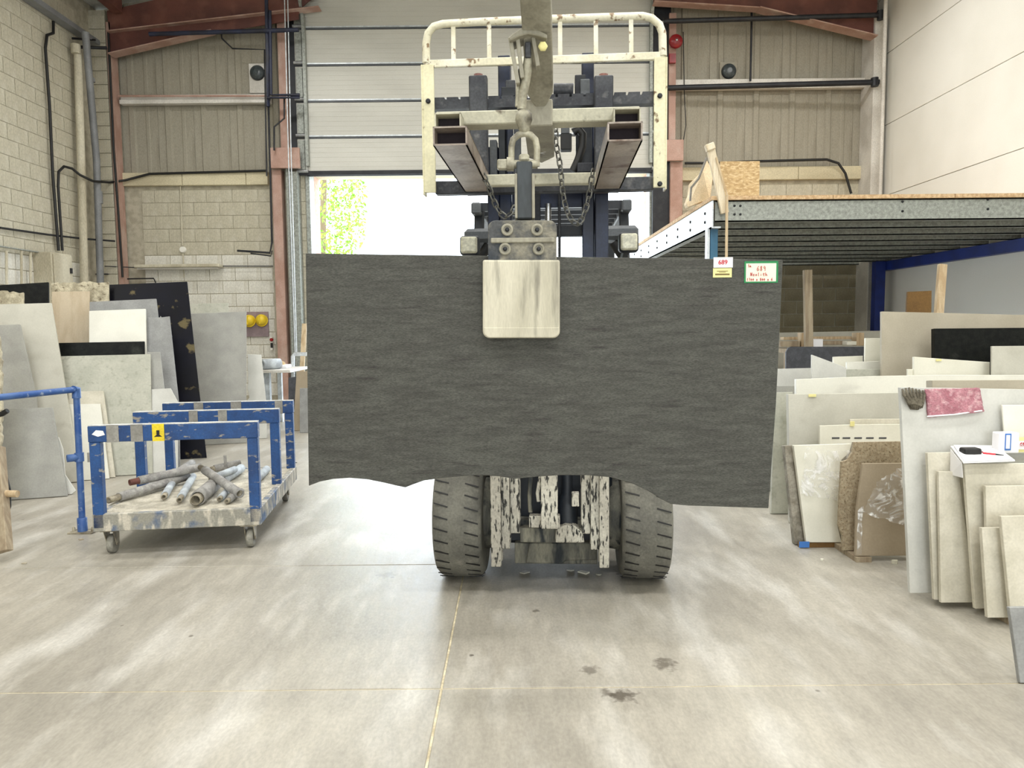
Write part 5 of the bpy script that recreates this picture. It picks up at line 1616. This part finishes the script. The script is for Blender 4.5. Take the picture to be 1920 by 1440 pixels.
# ------------------------------------------------------------------ chains
def link_mesh(L, w, r):
    pts = []
    n = 6
    hl = L / 2 - w / 2
    for k in range(n + 1):
        a = -math.pi / 2 + math.pi * k / n
        pts.append(Vector((hl + w / 2 * math.cos(a), w / 2 * math.sin(a), 0)))
    for k in range(n + 1):
        a = math.pi / 2 + math.pi * k / n
        pts.append(Vector((-hl + w / 2 * math.cos(a), w / 2 * math.sin(a), 0)))
    mb = MB()
    m_, nn = len(pts), 6
    vs, fs = [], []
    for i, p in enumerate(pts):
        d_ = (pts[(i + 1) % m_] - pts[i - 1]).normalized()
        x = Vector((0, 0, 1))
        y = d_.cross(x)
        for k in range(nn):
            t = 2 * math.pi * k / nn
            vs.append(p + x * math.cos(t) * r + y * math.sin(t) * r)
    for i in range(m_):
        for k in range(nn):
            fs.append((i * nn + k, i * nn + (k + 1) % nn, ((i + 1) % m_) * nn + (k + 1) % nn, ((i + 1) % m_) * nn + k))
    mb.add(vs, fs, True)
    return raw_mesh('chain_link', mb, 'chain')


LK = link_mesh(.040, .024, .0036)


def chain(label, pts, step=.031):
    pts = [Vector(p) for p in pts]
    c0_ = pts[0]
    t = thing('safety_chain', label, 'chain', c0_)
    # smooth the path
    dense = []
    for i in range(len(pts) - 1):
        p0 = pts[max(0, i - 1)]
        p1, p2 = pts[i], pts[i + 1]
        p3 = pts[min(len(pts) - 1, i + 2)]
        for k in range(16):
            s_ = k / 16
            dense.append(.5 * ((2 * p1) + (p2 - p0) * s_ + (2 * p0 - 5 * p1 + 4 * p2 - p3) * s_ ** 2 + (3 * p1 - p0 - 3 * p2 + p3) * s_ ** 3))
    dense.append(pts[-1])
    acc, i = 0.0, 0
    nxt = step / 2
    n = 0
    for a, b in zip(dense[:-1], dense[1:]):
        l = (b - a).length
        while acc + l >= nxt:
            p = a + (b - a) * ((nxt - acc) / l)
            d_ = (b - a).normalized()
            roll = 0 if n % 2 else math.pi / 2
            ref = Vector((0, 1, 0)) if abs(d_.y) < .9 else Vector((0, 0, 1))
            y = d_.cross(ref).normalized()
            z_ = d_.cross(y)
            y2 = y * math.cos(roll + .6) + z_ * math.sin(roll + .6)
            z2 = d_.cross(y2)
            o = bpy.data.objects.new('link', LK)
            C.objects.link(o)
            q_ = p - c0_
            o.matrix_local = Matrix(((d_.x, y2.x, z2.x, q_.x), (d_.y, y2.y, z2.y, q_.y), (d_.z, y2.z, z2.z, q_.z), (0, 0, 0, 1)))
            o.parent = t
            n += 1
            nxt += step
        acc += l
    return t


YCH = 3.35
chain('steel chain sagging from the left fork sleeve towards the clamp', [W(900, 315, YCH), W(916, 350, YCH), W(930, 385, YCH), (W(945, 405, YCH)), W(960, 398, YCH), W(966, 385, YCH)])
chain('steel chain sagging from the right fork sleeve past the clamp', [W(1112, 318, YCH), W(1108, 345, YCH), W(1100, 385, YCH), W(1090, 412, YCH), W(1078, 418, YCH), W(1065, 400, YCH), W(1056, 365, YCH), W(1050, 310, YCH), W(1043, 270, YCH), W(1042, 235, YCH)])

# ------------------------------------------------------------------ blue trolley
CO = Vector((-2.092, 4.51, 0))
CY = R(7.3)
FR2 = Frame(CO, CY)
ct = thing('blue_trolley', 'blue steel platform trolley with three hoops, loaded with old pipes', 'trolley', CO, CY, world=False)
HWc, LC2, ZD0, ZD1, ZTc = .5, 1.42, .155, .265, .812
dk = MB()
dk.box((-HWc, 0, ZD0), (HWc, .04, ZD1)).box((-HWc, LC2 - .04, ZD0), (HWc, LC2, ZD1)).box((-HWc, .04, ZD0), (-HWc + .04, LC2 - .04, ZD1)).box((HWc - .04, .04, ZD0), (HWc, LC2 - .04, ZD1))
dk.build('deck_frame', 'blue_dusty', ct, bevel=.004)
MB().box((-HWc + .041, .041, ZD1 - .016), (HWc - .041, LC2 - .041, ZD1 - .004)).build('tread_plate', 'deck', ct)
for k, ly in enumerate((.0, .72, 1.33)):
    zz = ZTc
    hp = MB()
    for sx in (-1, 1):
        xo = sx * (HWc - .035)
        MB().box((xo - .032, ly, ZD1 - .004 if k else ZD0 + .02), (xo + .032, ly + .055, zz - .1)).build('hoop_post', 'blue', ct, bevel=.004)
    tb_ = MB().box((-HWc, ly - .002, zz - .1), (HWc, ly + .057, zz)).build('hoop_bar', 'blue', ct, bevel=.004)
    MB().box((-HWc + .002, ly, zz), (HWc - .002, ly + .055, zz + .004)).build('dust_layer', 'blue_top', tb_)
    if k == 0:
        for (x0, x1, m, nm) in ((-.39, -.32, 'tape', 'tape_wrap'), (-.25, -.18, 'tape', 'tape_wrap'), (-.125, -.055, 'yellow', 'warning_sticker')):
            s_ = MB().box((x0, ly - .006, zz - .102), (x1, ly - .002, zz + .005)).build(nm, m, tb_)
        MB().box((-.10, ly - .0068, zz - .06), (-.082, ly - .006, zz - .035)).prism([(-.115, ly - .0068, zz - .075), (-.067, ly - .0068, zz - .075), (-.091, ly - .0068, zz - .055)], (0, .0006, 0)).build('printed_symbol', 'black', tb_)
        MB().prism([(x, ly - .005, zz - .03 + z_) for x, z_ in ((-.475, -.02), (-.45, .005), (-.41, .0), (-.40, -.025), (-.44, -.035))], (0, .003, 0)).build('peeled_sticker', 'paper', tb_)
    if k == 2:
        for (x0, x1) in ((-.26, -.19), (.02, .10), (.36, .42)):
            MB().box((x0, ly - .006, zz - .102), (x1, ly - .002, zz + .005)).build('tape_wrap', 'tape', tb_)
    if k == 1:
        for (x0, x1) in ((-.12, -.06), (.08, .14)):
            MB().box((x0, ly - .006, zz - .102), (x1, ly - .002, zz + .005)).build('tape_wrap', 'tape', tb_)
for (wx, wy, yw) in ((-.42, .06, 12), (.42, .05, 4), (.42, 1.3, 20), (-.42, 1.3, -10)):
    cs = MB().box((wx - .05, wy - .04, ZD0 - .008), (wx + .05, wy + .06, ZD0)).build('caster', 'cast_fork', ct)
    for sx in (-1, 1):
        MB().prism([(wx + sx * .026, wy - .04, ZD0 - .008), (wx + sx * .026, wy + .05, ZD0 - .008), (wx + sx * .026, wy + .045, .05), (wx + sx * .026, wy + .005, .05)], (sx * .004, 0, 0)).build('fork', 'cast_fork', cs)
    MB().lathe((wx, wy + .02, .06), (1, 0, 0), [(.05, -.02), (.058, -.018), (.06, 0), (.058, .018), (.05, .02)], 24).build('wheel', 'cast_wheel', cs)
    MB().lathe((wx, wy + .02, .06), (1, 0, 0), [(.012, -.032), (.012, .032)], 10).build('axle_bolt', 'cast_fork', cs)


def dz(px, py, z):
    return G(px, py, z)


ZP = ZD1 - .004
TUBES = [
    (203, 938, 352, 893, .030, .035, .05, 'tube_grey', 'grey lagged pipe with bare end, front left on the trolley deck'),
    (243, 905, 376, 876, .030, .085, .11, 'tube_grey', 'long grey pipe with a rusty end lying on top of the pipe heap'),
    (376, 876, 450, 926, .030, .145, .05, 'tube_grey', 'grey pipe sloping down to the front right trolley post'),
    (307, 932, 327, 899, .025, .03, .03, 'tube_pale', 'short pale pipe pointing forward, left of two in the deck middle'),
    (336, 938, 362, 893, .025, .03, .03, 'tube_pale', 'short pale blue pipe pointing forward in the deck middle'),
    (366, 938, 402, 908, .048, .05, .05, 'tube_grey', 'thickest stubby grey pipe on the trolley deck'),
    (411, 936, 432, 915, .022, .025, .025, 'tube_pale', 'thin pale pipe right of the thickest pipe'),
    (425, 940, 452, 921, .022, .025, .025, 'tube_grey', 'thin grey pipe end beside the front right post'),
    (322, 893, 360, 868, .03, .03, .06, 'tube_grey', 'grey blue pipe at the back left of the heap'),
    (395, 880, 450, 868, .028, .03, .05, 'tube_grey', 'grey pipe end pointing to the rear right of the heap'),
    (412, 905, 452, 878, .034, .035, .04, 'tube_pale', 'pale blue lagged pipe behind the front right post'),
    (475, 905, 500, 880, .030, .03, .03, 'tube_pale', 'pale pipe between the right hand trolley posts'),
    (395, 898, 440, 880, .025, .09, .08, 'tube_pale', 'pale pipe lying across the back of the heap'),
]
for (x0, y0, x1, y1, r_, h0, h1, m, lab) in TUBES:
    a, b = dz(x0, y0, ZP + h0), dz(x1, y1, ZP + h1)
    t = thing('old_pipe', lab, 'pipe', a, group='old pipes on the trolley')
    d_ = (b - a)
    n_ = 8
    mb = MB().pipe_hollow(a + d_ * .12, b, r_, .008, 14)
    mb.build('lagging', m, t)
    MB().pipe_hollow(a, a + d_ * .98, r_ * .72, .006, 14).build('inner_pipe', 'oxide' if 'rusty' in lab else 'cast_fork', t)
tag(MB().bar(dz(424, 884, ZP + .002), dz(424, 884, ZP + .002) + Vector((-.005, 0, .13)), .02, .012, up=(0, 1, 0)).build('metal_strip', 'tube_grey'), 'small metal strip standing up behind the pipe heap', 'strip')

# ------------------------------------------------------------------ blue handrail
bp = G(158, 998)
hr = thing('handrail', 'blue tubular handrail bolted to the floor left of the trolley', 'handrail', bp)
topz = W(157, 730, bp.y).z
MB().tube([(bp.x - .01, bp.y, .015), (bp.x, bp.y, topz - .03)], .021, 14).build('post', 'rail_blue', hr)
e = G(0, 745, topz)
far = Vector((bp.x, bp.y, topz))
dirv = (e - far)
MB().tube([far, far + dirv * 1.5], .021, 14).build('top_rail', 'rail_blue', hr)
MB().tube([far + dirv * .03, far + Vector((0, 0, .004)), far + Vector((0, 0, -.06))], .028, 14).build('elbow', 'rail_blue', hr)
MB().box((bp.x - .09, bp.y - .05, 0), (bp.x + .08, bp.y + .05, .01)).build('base_plate', 'cast_fork', hr, bevel=.002)
MB().lathe((bp.x - .01, bp.y, .01), (0, 0, 1), [(.032, 0), (.032, .09), (.026, .095)], 16).build('base_socket', 'rail_blue', hr)
for sx in (-1, 1):
    MB().lathe((bp.x + sx * .065 - .005, bp.y, .01), (0, 0, 1), [(.011, 0), (.011, .02), (.006, .03)], 8).build('anchor_bolt', 'cast_fork', hr)
zm_ = W(157, 857, bp.y).z
MB().lathe((bp.x - .005, bp.y, zm_), (0, 0, 1), [(.03, -.03), (.03, .03)], 14).pipe_hollow((bp.x - .0, bp.y, zm_), (bp.x - .06, bp.y - .05, zm_), .026, .007, 14).build('tee_fitting', 'rail_blue', hr)
MB().box(W(163, 849, bp.y - .0), W(186, 866, bp.y + .01)).build('tape_flag', 'tape', hr)

# ------------------------------------------------------------------ floor debris
def chip(label, px, py, s, h, m='debris', seed=0, name='stone_chip'):
    rnd = random.Random(seed)
    p = G(px, py)
    n = rnd.randint(4, 6)
    pts = []
    for k in range(n):
        a = 2 * math.pi * k / n + rnd.uniform(-.3, .3)
        pts.append(Vector((p.x + math.cos(a) * s * rnd.uniform(.6, 1.1), p.y + math.sin(a) * s * rnd.uniform(.4, .8), .0005)))
    return tag(MB().prism(pts, (0, 0, h)).build(name, m, bevel=.001), label, 'stone chip', 'stone chips on the floor')


chip('largest pale stone chip under the front of the forklift', 1093, 1074, .05, .008, 's_white', 2)
chip('pale pointed stone chip left of centre under the forklift', 985, 1074, .04, .006, 's_pale', 3)
chip('small pale chip just left of the largest chip under the forklift', 1070, 1070, .022, .006, 's_pale', 4)
chip('small pale chip right of the largest chip under the forklift', 1122, 1078, .022, .006, 's_pale', 5)
chip('white chip on the floor below the taupe slab', 1678, 1057, .02, .022, 's_white', 6)
chip('small white chip on the floor left of the speckled slab', 1541, 1051, .015, .01, 's_white', 7)
chip('brown leaf like chip at the foot of the blue handrail', 152, 1012, .025, .004, 'timber_old', 8)
chip('flat pale chip on the floor at the lower left by the timber stand', 46, 1057, .022, .006, 's_greige', 9)
chip('dark chip on the floor between the trolley and the dark slab', 555, 868, .015, .006, 's_charcoal', 10)
